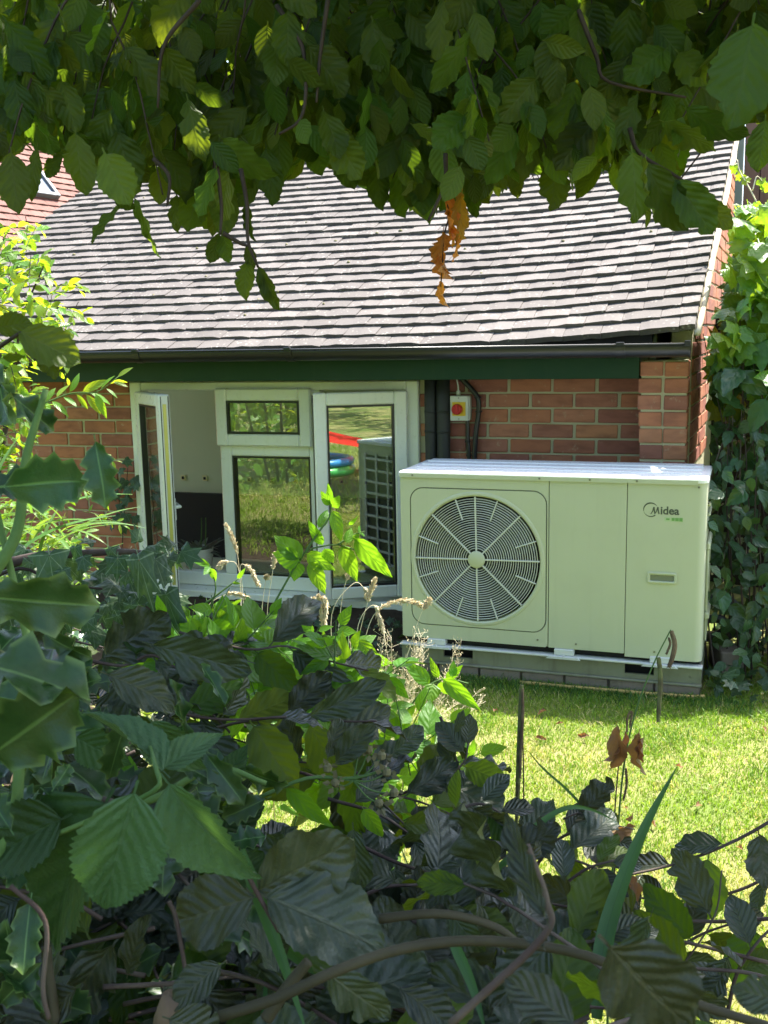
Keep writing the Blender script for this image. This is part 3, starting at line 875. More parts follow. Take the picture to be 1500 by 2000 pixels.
# coil and its guard on the left side and the back
cl = MB(); cl.box(-.001, .0015, .07, D - .02, ZB + .05, ZT - .06); cl.box(.02, .9, D, D + .002, ZB + .05, ZT - .06); cl.obj('coil', M_coil, hp)
for i in range(4): MB().cbox(-.012, -.002, .07 + .108 * i, .088 + .108 * i, ZB + .04, ZT - .05, .002).obj('guard_bar', M_gal, hp)
for i in range(10): MB().cbox(-.010, -.003, .06, D - .005, ZB + .05 + .066 * i, ZB + .064 + .066 * i, .002).obj('guard_bar', M_gal, hp)
for i in range(9): MB().cbox(.03 + .1 * i, .046 + .1 * i, D + .002, D + .012, ZB + .04, ZT - .05, .002).obj('guard_bar', M_gal, hp)
for i in range(10): MB().cbox(.02, .9, D + .003, D + .010, ZB + .05 + .066 * i, ZB + .064 + .066 * i, .002).obj('guard_bar', M_gal, hp)
# fan behind the grille
for k in range(3):
    b = MB(); vs = []; n = 10
    for i in range(n + 1):
        r = .06 + .2 * i / n; a0 = 2 * pi * k / 3 + .5 + .5 * i / n
        for j in range(5):
            a = a0 + (j / 4 - .5) * (1.25 + .35 * i / n); vs.append((FC[0] + r * cos(a), .10 + .09 * (j / 4 - .5), FC[1] + r * sin(a)))
    b.add(vs, [(i * 5 + j, i * 5 + j + 1, (i + 1) * 5 + j + 1, (i + 1) * 5 + j) for i in range(n) for j in range(4)])
    b.obj('fan_blade', M_fan, hp, True)
MB().lathe([(0, .06), (.06, .06), (.065, .07), (.065, .15)], 24, Matrix.Translation((FC[0], 0, FC[1])), 'y').obj('fan_hub', M_fan, hp, True)
r = .050
while r < FR - .016:
    b = MB(); N = 80; prof_ = ((-.0017, .0), (0, -.0024), (.0017, .0), (.0017, .005), (-.0017, .005))
    vs = [(FC[0] + (r + dr) * cos(2 * pi * k / N), .002 + dy, FC[1] + (r + dr) * sin(2 * pi * k / N)) for k in range(N) for dr, dy in prof_]
    b.add(vs, [(k * 5 + j, k * 5 + (j + 1) % 5, ((k + 1) % N) * 5 + (j + 1) % 5, ((k + 1) % N) * 5 + j) for k in range(N) for j in range(5)])
    b.obj('grille_ring', M_ring, hp)
    r += .01035
def spoke(a, r0, r1, wd):
    Ms = Matrix.Translation((FC[0], 0, FC[1])) @ Matrix.Rotation(-a, 4, 'Y')
    MB().cbox(r0, r1, -.003, .007, -wd, wd, .001, Ms).obj('grille_spoke', M_ring, hp)
for k in range(8): spoke(pi / 4 * k + .02, .03, FR - .011, .0032)
for k in range(8): spoke(pi / 4 * k + pi / 8 + (.05 if k % 2 else -.05), .182, FR - .011, .0026)
MB().lathe([(0, -.006), (.034, -.006), (.038, -.003), (.038, .004)], 32, Matrix.Translation((FC[0], 0, FC[1])), 'y').obj('grille_hub', M_hp, hp, True)
# recessed handle
hx0, hx1, hz0, hz1 = 1.070, 1.187, .474, .519
hb = MB()
def rr2(x0, x1, z0, z1, r, k, y):
    out = []
    for cx, cz, a0 in ((x1 - r, z1 - r, 0), (x0 + r, z1 - r, pi / 2), (x0 + r, z0 + r, pi), (x1 - r, z0 + r, 1.5 * pi)):
        for i in range(5): a = a0 + pi / 2 * i / 4; out.append((cx + r * cos(a), y, cz + r * sin(a)))
    return out
rs = [rr2(hx0, hx1, hz0, hz1, .008, 0, .001), rr2(hx0, hx1, hz0, hz1, .008, 0, -.006), rr2(hx0 + .004, hx1 - .004, hz0 + .004, hz1 - .004, .007, 0, -.0075), rr2(hx0 + .009, hx1 - .009, hz0 + .008, hz1 - .009, .005, 0, -.0055), rr2(hx0 + .011, hx1 - .011, hz0 + .009, hz1 - .012, .005, 0, .0008)]
for q in rs: hb.v += q
for i in range(4):
    for k in range(20): hb.f.append((i * 20 + k, i * 20 + (k + 1) % 20, (i + 1) * 20 + (k + 1) % 20, (i + 1) * 20 + k)); hb.mi.append(0)
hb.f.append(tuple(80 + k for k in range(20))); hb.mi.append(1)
hb.obj('handle_recess', [M_hp, M_hpd], hp)
# name on the service panel
def letters(txt, x, z, size, mat, name, shear=0.0, bold=.0):
    cu = bpy.data.curves.new(name, 'FONT'); cu.body = txt; cu.size = size; cu.shear = shear; cu.offset = bold; cu.extrude = .0002; cu.resolution_u = 4
    cu.materials.append(mat)
    o = bpy.data.objects.new(name, cu); COL.objects.link(o)
    bpy.context.view_layer.update()
    me = bpy.data.meshes.new_from_object(o.evaluated_get(bpy.context.evaluated_depsgraph_get()))
    bpy.data.objects.remove(o)
    return link(name, me, mat, hp, Matrix.Translation((x, .0008, z)) @ Matrix.Rotation(pi / 2, 4, 'X'))
LX, LZ = 1.048, .762
letters('idea', LX + .0665, LZ, .0455, M_logo, 'lettering', 0, .0013)
lg = MB()
def stroke(pts, y=.0004):
    """pts: (x, z, half width)"""
    P = [Vector((a, 0, b)) for a, b, c in pts]; vs = []
    for i, p in enumerate(P):
        t = (P[min(i + 1, len(P) - 1)] - P[max(i - 1, 0)]).normalized(); nn_ = Vector((-t.z, 0, t.x))
        for sgn in (-1, 1): q = p + nn_ * pts[i][2] * sgn; vs.append((LX + q.x, y, LZ + q.z))
    lg.add(vs, [(2 * i, 2 * i + 1, 2 * i + 3, 2 * i + 2) for i in range(len(P) - 1)])
cx, cz, cr2 = .029, .0165, .0285
stroke([(cx + cr2 * cos(a), cz + cr2 * .98 * sin(a), .0006 + .0022 * (sin((i / 24) * pi)) ** .8) for i, a in enumerate([radians(35) + radians(160) * k / 24 for k in range(25)])])
stroke([(cx + cr2 * cos(a), cz + cr2 * .98 * sin(a), .0005 + .0020 * (i / 20)) for i, a in enumerate([radians(200) + radians(110) * k / 20 for k in range(21)])])
stroke([(.026, -.001, .0006), (.031, .001, .0016), (.037, .012, .0022), (.041, .0275, .0030)], .0003)
stroke([(.041, .0285, .0030), (.0435, .012, .0028), (.046, .0005, .0022)], .0002)
stroke([(.0445, .0005, .0018), (.051, .009, .0017), (.0565, .029, .0026)], .0001)
stroke([(.0565, .0285, .0030), (.0590, .012, .0028), (.0620, .0, .0026)], 0.0)
lg.obj('logo', M_logo, hp)
lt = MB(); lt.box(LX + .083, LX + .157, .0006, .0012, LZ - .0295, LZ - .0115); lt.obj('green_label', m_plain('pale green print', (.47, .57, .33), .5), hp)
for x0, x1, z0, z1 in ((.090, .104, -.0235, -.0165), (.112, .124, -.026, -.014), (.126, .140, -.027, -.0135), (.142, .155, -.0275, -.013)):
    MB().box(LX + x0, LX + x1, .0002, .0007, LZ + z0, LZ + z1).obj('label_mark', M_logog, hp)
# feet rail, base skirt with slots
rl = MB(); rl.cbox(-.01, W + .004, -.014, .03, .122, .131, .002); rl.cbox(-.01, W + .004, D - .03, D + .012, .122, .131, .002)
rl.obj('base_rail', M_gal, hp)
for x in (.16, .73, 1.13):
    b = MB(); b.add([(x - .075, -.03, .1215), (x + .075, -.03, .1215), (x + .055, .03, .1215), (x - .055, .03, .1215), (x - .06, -.03, .1305), (x + .06, -.03, .1305), (x + .05, .03, .1305), (x - .05, .03, .1305)], [(0, 1, 2, 3), (4, 5, 6, 7), (0, 1, 5, 4), (1, 2, 6, 5), (3, 0, 4, 7)])
    b.cbox(x - .042, x + .042, -.008, .03, .1315, .159, .003)
    b.lathe([(0, .140), (.008, .140), (.008, .131)], 6, Matrix.Translation((x, -.014, -.006)))
    b.obj('foot', M_gal, hp)
MB().box(.01, W - .01, .03, D - .05, .1215, ZB - .003).obj('base_shade_block', M_void, hp)  # black block standing for the shadow gap between casing and rail
sk = MB()
SL = ((.19, .325, .085, .132), (.985, 1.105, .080, .128))
xs = [-.005, .19, .325, .985, 1.105, W]
sk.box(-.005, .19, 0.004, .02, .055, .1212); sk.box(.325, .985, 0.004, .02, .055, .1212); sk.box(1.105, W, 0.004, .02, .055, .1212)
sk.box(.19, .325, .0045, .0195, .055, .078); sk.box(.985, 1.105, .0045, .0195, .055, .074); sk.box(.19, .325, .0045, .0195, .1165, .121); sk.box(.985, 1.105, .0045, .0195, .1145, .121)
sk.box(W - .015, W, .02, D, .055, .1212); sk.box(-.005, .01, .02, D, .055, .1212)
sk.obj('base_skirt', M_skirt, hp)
MB().box(.012, W - .016, .06, .07, .056, .121).obj('base_shade_block', M_void, hp)  # black sheet standing for the shade inside the skirt slots
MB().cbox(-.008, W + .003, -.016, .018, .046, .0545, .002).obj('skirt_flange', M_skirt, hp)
screw(1.252, .082, .004)
# plinth of bricks under the base, and the pipes behind it
pl = empty('brick_plinth', 'low brown brick plinth under the heat pump', 'plinth', (UO.x, UO.y, 0), -UYAW)
MB().box(-.02, W - .004, .012, D + .02, 0, .043).obj('mortar_bed', M_stone, pl)
bm_ = {}
for i in range(7):
    l = .178; x = -.015 + .188 * i
    b = MB().cbox(x, min(x + l, W - .006), -.008, .1, -.01, .044, .004); b.obj('brick', M_stone, pl)
for i in range(3): MB().cbox(W - .1, W - .002, .112 + .12 * i, .222 + .12 * i, -.01, .0445, .004).obj('brick', M_stone, pl)
edg = MB(); edg.tube(bend([(UM @ Vector((x, y, .012))) for x, y in ((.55, -.06), (.8, -.058), (1.05, -.052), (1.25, -.042), (1.31, -.02))], 16), .0085, seg=8)
tag(edg.obj('plastic_pipe', m_paint('ochre pipe', (.42, .30, .09), .6, .5), None, True), 'thin ochre pipe lying in the grass along the heat pump plinth', 'pipe')
hs = MB(); hs.tube(bend([(UM @ Vector(p)) for p in ((1.28, .42, .30), (1.37, .45, .31), (1.425, .46, .25), (1.42, .46, .17), (1.35, .45, .135), (1.22, .46, .13))], 24), .026, seg=12)
tag(hs.obj('drain_hose', M_lag, None, True), 'thick grey hose bending behind the heat pump', 'hose')
hs = MB(); hs.tube(bend([(UM @ Vector(p)) for p in ((1.27, .40, .22), (1.35, .42, .225), (1.38, .43, .19), (1.35, .43, .15), (1.25, .43, .12))], 20), .02, seg=12)
tag(hs.obj('drain_hose', M_black, None, True), 'black hose curled inside the bend of the grey hose', 'hose')
bk = MB().cbox(-.05, .05, -.1, .1, 0, .11, .006); o = bk.obj('loose_brick', M_stone, None); o.matrix_world = UM @ Matrix.Translation((1.385, .40, 0)) @ Matrix.Rotation(.3, 4, 'Z')
tag(o, 'rough pinkish stone standing behind the right end of the heat pump', 'stone')

# ================================================================ NEIGHBOURING BUILDINGS
NA_ = radians(29.4)
P0 = at(100, 430, 11.0)
nb = empty('tiled_house', 'taller house with a pink tiled roof behind the grey roof', 'house', (P0.x, P0.y, 0), 0)
Dv = Vector((sin(NA_), cos(NA_), 0)); Up = Vector((-cos(NA_), sin(NA_), 0)) * cos(radians(48)) + Vector((0, 0, 1)) * sin(radians(48)); Nn = Dv.cross(Up)
if Nn.z < 0: Nn = -Nn
NM = Matrix(((Dv.x, Up.x, Nn.x, 0), (Dv.y, Up.y, Nn.y, 0), (Dv.z, Up.z, Nn.z, P0.z), (0, 0, 0, 1)))
nr_ = MB(); nr_.box(-4.5, 7.5, -1.6, 2.5, -.15, -.004)
nroof = nr_.obj('roof', M_pink, nb); nroof.matrix_basis = NM
nms = []
for q in range(5):
    V = TV.copy(); V[:, 0] *= .165 * .985; V[:, 1] *= 1.0; V[:, 2] *= 1.1
    V[:, 2] += np.array([R.uniform(-.002, .002) for _ in V]); nms.append(np_mesh('tile', V, TF, None, None, M_pink, False))
cand = []
for k in range(-14, 24):
    for i in range(-26, 44):
        x = (i + .5 * (k % 2)) * .165; y = k * .103
        P = nb.location + NM @ Vector((x, y, .02)); a, b, c = proj(P)
        if c > 0: cand.append((0 if (-20 < a < 225 and 60 < b < 500) else 1, c, x, y))
cand.sort()
near, far_ = cand[:300], cand[300:]
for f, c, x, y in near: link('tile', nms[R.randrange(5)], M_pink, nroof, Matrix.Translation((x, y, 0)) @ Matrix.Rotation(R.gauss(0, .01), 4, 'Z'))
VV, FF, RR = [], [], []
for i, (f, c, x, y) in enumerate(far_):
    V = TV.copy(); V[:, 0] *= .163; VV.append(V + np.array([x, y, 0])); FF.append(TF + len(TV) * i); RR.append(np.full(len(TV), R.random()))
link('other_tiles', np_mesh('other_tiles', np.concatenate(VV), np.concatenate(FF), None, np.concatenate(RR), M_pink, False), None, nroof, None, 'stuff')
c0 = NM.inverted() @ (at(112, 318, 10.85) - nb.location)
rl_ = MB(); ring(rl_, c0.x - .32, c0.x + .32, -.05, .07, 0, 1, .06) if False else None
rwf = MB(); x0, x1, y0, y1 = c0.x - .22, c0.x + .30, c0.y - .02, c0.y + .40
rwf.cbox(x0, x0 + .05, y0, y1, 0, .09, .006); rwf.cbox(x1 - .05, x1, y0, y1, 0, .09, .006); rwf.cbox(x0 + .05, x1 - .05, y0, y0 + .05, .001, .089, .006); rwf.cbox(x0 + .05, x1 - .05, y1 - .05, y1, .001, .089, .006)
o = rwf.obj('rooflight', m_plain('lead grey frame', (.10, .11, .12), .5), nb); o.matrix_basis = NM
pg = MB().box(x0 + .05, x1 - .05, y0 + .05, y1 - .05, .05, .06).obj('pane', m_plain('sky lit pane', (.16, .19, .23), .08, .0, 1.0), o)
wl = MB(); wl.box(-4.5, 7.5, -.2, 0, 0, P0.z - 1.3); o = wl.obj('wall', M_brick, nb)
o.matrix_basis = Matrix.Translation(Vector((-Up.x, -Up.y, 0)).normalized() * 1.0) @ Matrix(((Dv.x, Dv.y, 0, 0), (Dv.y, -Dv.x, 0, 0), (0, 0, 1, 0), (0, 0, 0, 1)))
# timber building on the right
tb0 = at(1437, 420, 8.3)
tbr = empty('timber_shed', 'brown boarded shed with a grey corner post behind the gable', 'shed', (tb0.x, tb0.y, 0), -radians(20))
MB().cbox(-.03, .045, -.03, .05, 0, 3.6, .008).obj('corner_post', M_post, tbr)
for i in range(10): MB().cbox(.05 + .127 * i, .17 + .127 * i, R.uniform(-.004, .004), .03, 0, 3.5, .004).obj('plank', M_wood, tbr)
MB().box(.05, 1.4, .03, 1.5, 0, 3.4).obj('wall', M_wood, tbr)
MB().cbox(-.05, 1.45, -.12, 1.5, 3.6, 3.68, .01).obj('roof', M_wood, tbr)

# ================================================================ WHAT THE WINDOW MIRRORS
SW_ = HM @ SASHR
sn = (SW_.to_3x3() @ Vector((0, 1, 0))).normalized(); s0 = SW_ @ Vector((.2, .01, 0))
def mirrored(px, py, t):
    d = ray(px, py).normalized(); k = (s0 - CPOS).dot(sn) / d.dot(sn); P = CPOS + d * k
    return P + (d - sn * (2 * d.dot(sn))) * t
mp = mirrored(672, 858, 6.2)
rt = empty('play_tent', 'red fabric sun shelter on the lawn, mirrored in the open window', 'tent', (mp.x, mp.y, 0), 0)
f1, f2 = mirrored(622, 858, 6.2) - mp, mirrored(722, 862, 6.2) - mp
ax = Vector((f2.x - f1.x, f2.y - f1.y, 0)).normalized(); L = 1.5
b = MB(); n = 14; hz = mirrored(640, 838, 6.2).z; vs = []
for i in range(n + 1):
    u = i / n
    for j in range(9):
        v = j / 8; p = f1 * 1.4 + ax * (u * 1.35); zz = max(.22 - .05 * u, (hz + .06) * (1 - .62 * u)) - .20 * v * (1 - .5 * u) + .014 * sin(j * 2.6)
        q = Vector((p.x, p.y, 0)) + Vector((ax.y, -ax.x, 0)) * (v * .6 - .3) * 1.0; vs.append((q.x, q.y, zz))
b.add(vs, [(i * 9 + j, i * 9 + j + 1, (i + 1) * 9 + j + 1, (i + 1) * 9 + j) for i in range(n) for j in range(8)])
t = NT('red fabric'); pr = t.bsdf((.70, .03, .03), .6); trn = t.n('ShaderNodeBsdfTranslucent'); trn.inputs[0].default_value = (.9, .05, .04, 1); mx = t.n('ShaderNodeMixShader'); mx.inputs[0].default_value = .55
t.t.links.new(pr, mx.inputs[1]); t.t.links.new(trn.outputs[0], mx.inputs[2]); M_redf = t.done(mx.outputs[0])
b.obj('canopy', M_redf, rt)
it = empty('inflatable_ring', 'blue and green inflatable ring beside the red shelter', 'ring', (mp.x + f1.x * 1.1, mp.y + f1.y * 1.1, 0))
b = MB(); N = 28
for z, rr in ((.06, .055), (.155, .045)):
    vs = [((.38 + rr * cos(2 * pi * j / 8)) * cos(2 * pi * k / N), (.38 + rr * cos(2 * pi * j / 8)) * sin(2 * pi * k / N), z + rr * sin(2 * pi * j / 8)) for k in range(N) for j in range(8)]
    b.cur = 0 if z < .1 else 1
    b.add(vs, [(k * 8 + j, k * 8 + (j + 1) % 8, ((k + 1) % N) * 8 + (j + 1) % 8, ((k + 1) % N) * 8 + j) for k in range(N) for j in range(8)])
b.obj('tube', [m_plain('green vinyl', (.05, .4, .08), .3), m_plain('blue vinyl', (.02, .25, .6), .3)], it, True)
# ================================================================ PLANTS
def oval(w=.30, e=.85, p=.75): return lambda t: w * max(0.0, sin(pi * min(1, max(0, t)) ** e)) ** p
def ovate(w=.36): return lambda t: w * (max(0.0, sin(pi * max(0, t) ** .62)) ** .9) * (1 - .25 * t)
def lance(w=.13): return lambda t: w * max(0.0, sin(pi * max(0, t) ** .75)) ** .9
def strapw(w=.045): return lambda t: w * (1 - t ** 4) * min(1, .6 + t * 2)

L_beech = m_leaf('beech leaf', (.038, .074, .010), (.055, .095, .014), (.09, .13, .03), (.17, .25, .010), .47, .45, 7, .28, .25, .7, .05, .30, .25, (.16, .13, .03), vein_w=.40)
L_copper = m_leaf('copper beech leaf', (.033, .047, .031), (.055, .075, .020), (.075, .085, .052), (.08, .10, .014), .31, .24, 7, .28, .45, .75, .06, .5, .3, (.09, .055, .025), urough=.5, vein_w=.45, wrinkle=.9)
L_holly = m_leaf('holly leaf', (.022, .058, .016), (.05, .10, .03), (.12, .22, .06), (.06, .13, .012), .27, .16, 0, 0, .34, .5, .03, .2, tip=(.14, .22, .06), velo=.03, vein_w=0, wrinkle=.8)
L_ivy = m_leaf('ivy leaf', (.030, .066, .028), (.10, .15, .07), (.26, .34, .20), (.10, .20, .03), .38, .25, 3, .4, .4, .4, .03, .2, velo=.06, vein_w=.15)
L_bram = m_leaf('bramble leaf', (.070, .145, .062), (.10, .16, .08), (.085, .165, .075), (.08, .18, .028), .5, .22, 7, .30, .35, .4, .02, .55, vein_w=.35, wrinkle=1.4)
L_shoot = m_leaf('shoot leaf', (.07, .19, .014), (.10, .24, .03), (.14, .28, .05), (.24, .46, .012), .42, .5, 5, .3, .35, .25, .02, .3)
L_sun = m_leaf('shrub leaf', (.10, .21, .022), (.14, .25, .06), (.16, .28, .06), (.46, .62, .02), .38, .5, 5, .3, .4, .4, .05, .25)
L_vine = m_leaf('creeper leaf', (.075, .175, .026), (.13, .23, .07), (.14, .24, .06), (.42, .60, .02), .36, .48, 4, .35, .4, .4, .04, .35, velo=.05)
L_strap = m_leaf('strap leaf', (.08, .17, .03), (.10, .20, .05), (.12, .22, .06), (.26, .42, .04), .35, .35, 0, 0, .5, .35, .03, .1)
L_sedge = m_leaf('sedge blade', (.035, .11, .022), (.05, .13, .03), (.03, .09, .02), (.10, .22, .02), .45, .3, 0, 0, .4, .2, .02, .15)
L_dead = m_leaf('withered leaf', (.52, .21, .045), (.56, .31, .14), (.42, .27, .14), (.85, .30, .025), .6, .45, 7, .28, .3, .6, .05, .3, .4, (.2, .12, .06), wrinkle=1.0)
L_brown = m_leaf('dry brown leaf', (.20, .105, .055), (.30, .19, .11), (.24, .16, .10), (.36, .16, .04), .55, .35, 7, .28, .3, .4, .03, .2)
B_dark = m_bark('dark twig bark', (.035, .022, .018), (.06, .042, .034))
B_copper = m_bark('purplish twig bark', (.055, .034, .03), (.11, .085, .07))
B_limb = m_bark('beech bark', (.075, .075, .04), (.14, .125, .085), 6)
B_twigb = m_bark('olive twig bark', (.030, .026, .013), (.060, .05, .028), 9)
B_green = m_bark('green stem', (.07, .14, .035), (.10, .17, .05))
B_straw = m_bark('dry straw', (.66, .56, .36), (.76, .67, .48))
B_wood = m_bark('broken wood', (.15, .10, .06), (.08, .055, .04), 10)

def G(rows, m, wf, **k): return lambda rg: leaf_grid(rows, m, wf, rg, **k)
K_beech = Kind('beech', L_beech, lambda rg: leaf_grid(15, 2, oval(rg.uniform(.25, .33), .88, .74), rg, ser=.06, pleat=.006, fold=rg.uniform(-.1, .5), curl=rg.uniform(-.1, .4), wav=.045, twist=rg.uniform(-.8, .8), holes=.02),
               lambda rg: leaf_grid(6, 1, oval(.29), rg, fold=rg.uniform(0, .3), curl=rg.uniform(-.05, .3), wav=.03, pet=.1), 10)
K_copper = Kind('copper', L_copper, lambda rg: leaf_grid(16, 2, oval(rg.uniform(.27, .34), .9, .72), rg, ser=.05, pleat=.011, fold=rg.uniform(0, .6), curl=rg.uniform(-.15, .5), wav=rg.uniform(.04, .11), twist=rg.uniform(-1.0, 1.0), holes=.06),
                lambda rg: leaf_grid(7, 1, oval(.3), rg, fold=rg.uniform(0, .35), curl=rg.uniform(-.1, .3), wav=.05, pet=.1), 12)
K_copbig = Kind('copbig', L_copper, lambda rg: leaf_grid(28, 3, oval(rg.uniform(.29, .34), .9, .70), rg, ser=.022, pleat=.007, fold=rg.uniform(.1, .4), curl=rg.uniform(0, .3), wav=.05, twist=rg.uniform(-.4, .4), holes=.02),
                lambda rg: leaf_grid(7, 1, oval(.3), rg), 6)
K_bram = Kind('bram', L_bram, lambda rg: leaf_grid(36, 4, ovate(rg.uniform(.36, .42)), rg, ser=.05, pleat=.011, npl=8, fold=rg.uniform(.3, .55), curl=rg.uniform(.1, .3), wav=.012, twist=rg.uniform(-.2, .2), pet=.1),
              lambda rg: leaf_grid(9, 1, ovate(.38), rg, ser=.06, fold=.2), 4)
L_bramshade = m_leaf('shaded bramble leaf', (.030, .075, .022), (.06, .10, .04), (.035, .085, .028), (.06, .13, .015), .5, .22, 7, .30, .3, .4, .02, .55, vein_w=.35, wrinkle=1.2)  # darker copy of the bramble leaf, with shade put into its colours
K_bramshade = Kind('bramshade', L_bramshade, lambda rg: leaf_grid(36, 4, ovate(rg.uniform(.36, .42)), rg, ser=.05, pleat=.008, npl=8, fold=rg.uniform(.2, .4), curl=rg.uniform(.1, .3), wav=.02, pet=.1), lambda rg: leaf_grid(9, 1, ovate(.38), rg, ser=.06, fold=.2), 4)
K_holly = Kind('holly', L_holly, lambda rg: leaf_grid(rg.choice((9, 11)), 3, oval(rg.uniform(.26, .32), .9, .6), rg, spine=rg.uniform(.2, .34), fold=.25, curl=rg.uniform(.1, .3), wav=rg.uniform(.05, .12), nw=2.5, twist=rg.uniform(-.6, .6), pet=.12),
               lambda rg: leaf_grid(9, 1, oval(.25, .9, .55), rg, spine=.5, fold=.25, curl=.2, wav=.08), 6)
IV = [(0, 1), (.13, .66), (.42, .70), (.30, .36), (.44, .05), (.15, -.02), (0, .06)]
K_ivy = Kind('ivy', L_ivy, lambda rg: leaf_lobed([(x * rg.uniform(.85, 1.1), y) for x, y in IV], rg, 3, .15, .04, .25), lambda rg: leaf_lobed(IV, rg, 1, .15, .04, .1), 5)
VI = [(0, 1), (.16, .72), (.40, .78), (.34, .46), (.56, .34), (.42, .12), (.34, -.08), (.12, -.02), (0, .08)]
K_vine = Kind('vine', L_vine, lambda rg: leaf_lobed([(x * rg.uniform(.85, 1.15), y + rg.uniform(-.04, .04)) for x, y in VI], rg, 3, .2, .06, .3), lambda rg: leaf_lobed(VI, rg, 1, .2, .06, .1), 6)
K_shoot = Kind('shoot', L_shoot, lambda rg: leaf_grid(16, 2, ovate(rg.uniform(.26, .33)), rg, ser=.02, fold=rg.uniform(.05, .25), curl=rg.uniform(0, .25), wav=.015, pet=.06), lambda rg: leaf_grid(7, 1, ovate(.30), rg, fold=.15, curl=.15), 6)
K_sun = Kind('sun', L_sun, lambda rg: leaf_grid(8, 1, oval(rg.uniform(.24, .34), .9), rg, fold=rg.uniform(0, .3), curl=rg.uniform(0, .4), wav=.03, twist=rg.uniform(-.4, .4)), lambda rg: leaf_grid(5, 1, oval(.29), rg, fold=.2, curl=.2), 6)
K_lance = Kind('lance', L_sun, lambda rg: leaf_grid(10, 1, lance(rg.uniform(.13, .18)), rg, fold=.2, curl=rg.uniform(.1, .5)), lambda rg: leaf_grid(6, 1, lance(.15), rg, fold=.2, curl=.3), 4)
K_strap = Kind('strap', L_strap, lambda rg: leaf_grid(14, 1, strapw(rg.uniform(.03, .045)), rg, fold=.35, curl=rg.uniform(.3, .7), pet=0, sweep=0), lambda rg: leaf_grid(8, 1, strapw(.04), rg, fold=.3, curl=.5, pet=0, sweep=0), 6)
K_sedge = Kind('sedge', L_sedge, lambda rg: leaf_grid(18, 1, strapw(.035), rg, fold=.5, curl=.06, pet=0, sweep=0), lambda rg: leaf_grid(8, 1, strapw(.03), rg, fold=.3, curl=.4, pet=0, sweep=0), 2)
K_dead = Kind('dead', L_dead, lambda rg: leaf_grid(16, 2, oval(rg.uniform(.16, .24)), rg, ser=.12, pleat=.04, fold=rg.uniform(.6, 1.1), curl=rg.uniform(-.1, .3), wav=.09, twist=rg.uniform(-2.4, 2.4), holes=.15), lambda rg: leaf_grid(6, 1, oval(.2), rg, fold=.6), 6)
K_brown = Kind('brown', L_brown, lambda rg: leaf_grid(18, 2, oval(rg.uniform(.18, .26)), rg, ser=.05, pleat=.02, fold=rg.uniform(.7, 1.3), curl=rg.uniform(-.1, .5), wav=.07, twist=rg.uniform(-1.2, 1.2), holes=.06), lambda rg: leaf_grid(6, 1, oval(.2), rg, fold=.6), 6)

def twig(root, pts, r0, r1, mat=B_dark, name='twig', seg=5, n=12):
    b = MB(); b.tube([Vector(p) - root.location for p in bend(pts, n)], r0, r1, seg)
    return b.obj(name, mat, root, True)
UPV = Vector((0, 0, 1))
def along(pts, t):
    k = t * (len(pts) - 1); i = min(int(k), len(pts) - 2); f = k - i
    return pts[i].lerp(pts[i + 1], f), (pts[i + 1] - pts[i]).normalized()
def spray(pts, n, L, up, spread=50, hang=0.0, jit=.2, t0=.1, var=.3, last=True):
    """leaves set alternately along a twig: list of matrices"""
    out = []
    for i in range(n):
        t = t0 + (1 - t0) * (i + .3 + R.random() * .4) / n
        P, tg = along(pts, min(t, .999))
        side = 1 if i % 2 else -1
        u = (Vector(up) + rv(jit)).normalized()
        lat = tg.cross(u).normalized()
        a = radians(spread + R.gauss(0, 12)) * (1 if i < n - 1 or not last else .15)
        d = tg * cos(a) + lat * side * sin(a) + Vector((0, 0, -hang * R.uniform(.5, 1.3))) + rv(jit * .5)
        nn = u + rv(jit)
        l = L * R.uniform(1 - var, 1 + var * .6) * (.75 + .5 * sin(pi * min(1, t * .9 + .1)))
        out.append(leafM(P + d.normalized() * l * .12, d, nn, l, R.uniform(.85, 1.15)))
    return out
def leafy(root, kind, Ms, most, mass='foliage'):
    """the leaves that show largest become parts, the others one mass"""
    sc = []
    for M in Ms:
        a, b, c = proj(M @ Vector((0, .5, 0)))
        l = (M @ Vector((0, 1, 0)) - M @ Vector((0, 0, 0))).length
        inside = c > .1 and -60 < a < 1560 and -60 < b < 2060
        sc.append((-(l / c) if inside else 1.0, M))
    sc.sort(key=lambda q: q[0])
    for s, M in sc[:most]:
        if s < 0: leaf_obj(root, kind, M)
    rest = [M for s, M in sc[:most] if s >= 0] + [M for s, M in sc[most:]]
    leaf_mass(mass, root, kind, rest)

# ---------------------------------------------------------------- the beech over the camera
beech = empty('beech_tree', 'green beech tree whose low leafy boughs hang across the top', 'tree', (-3.0, .3, 0))
tr = MB(); tr.tube([Vector(p) - beech.location for p in bend([(-3.0, .3, 0), (-2.97, .32, 1.2), (-2.85, .4, 2.6), (-2.8, .5, 4.4)], 18)], [.24 - .009 * i for i in range(19)], seg=14); tr.obj('trunk', B_limb, beech, True)
twig(beech, [(-2.9, .4, 1.9), (-2.0, 1.0, 2.25), at(0, 25, 2.2), at(60, 60, 2.15), at(110, 100, 2.1)], .05, .018, B_limb, 'branch', 8, 20)
for pts in ([(-2.85, .4, 2.5), (-1.2, 1.2, 3.0), (.6, 1.9, 3.05), (2.4, 2.4, 2.8)], [(-2.85, .4, 2.9), (-1.0, .2, 3.3), (1.0, .0, 3.2), (2.8, .3, 2.9)], [(-2.85, .4, 2.3), (-1.6, 1.6, 2.6), (-.6, 2.3, 2.7), (.4, 2.6, 2.6)], [(-2.85, .4, 2.8), (-1.5, -.6, 3.1), (.2, -1.1, 3.1)]):
    twig(beech, pts, .055, .015, B_limb, 'branch', 8, 24)
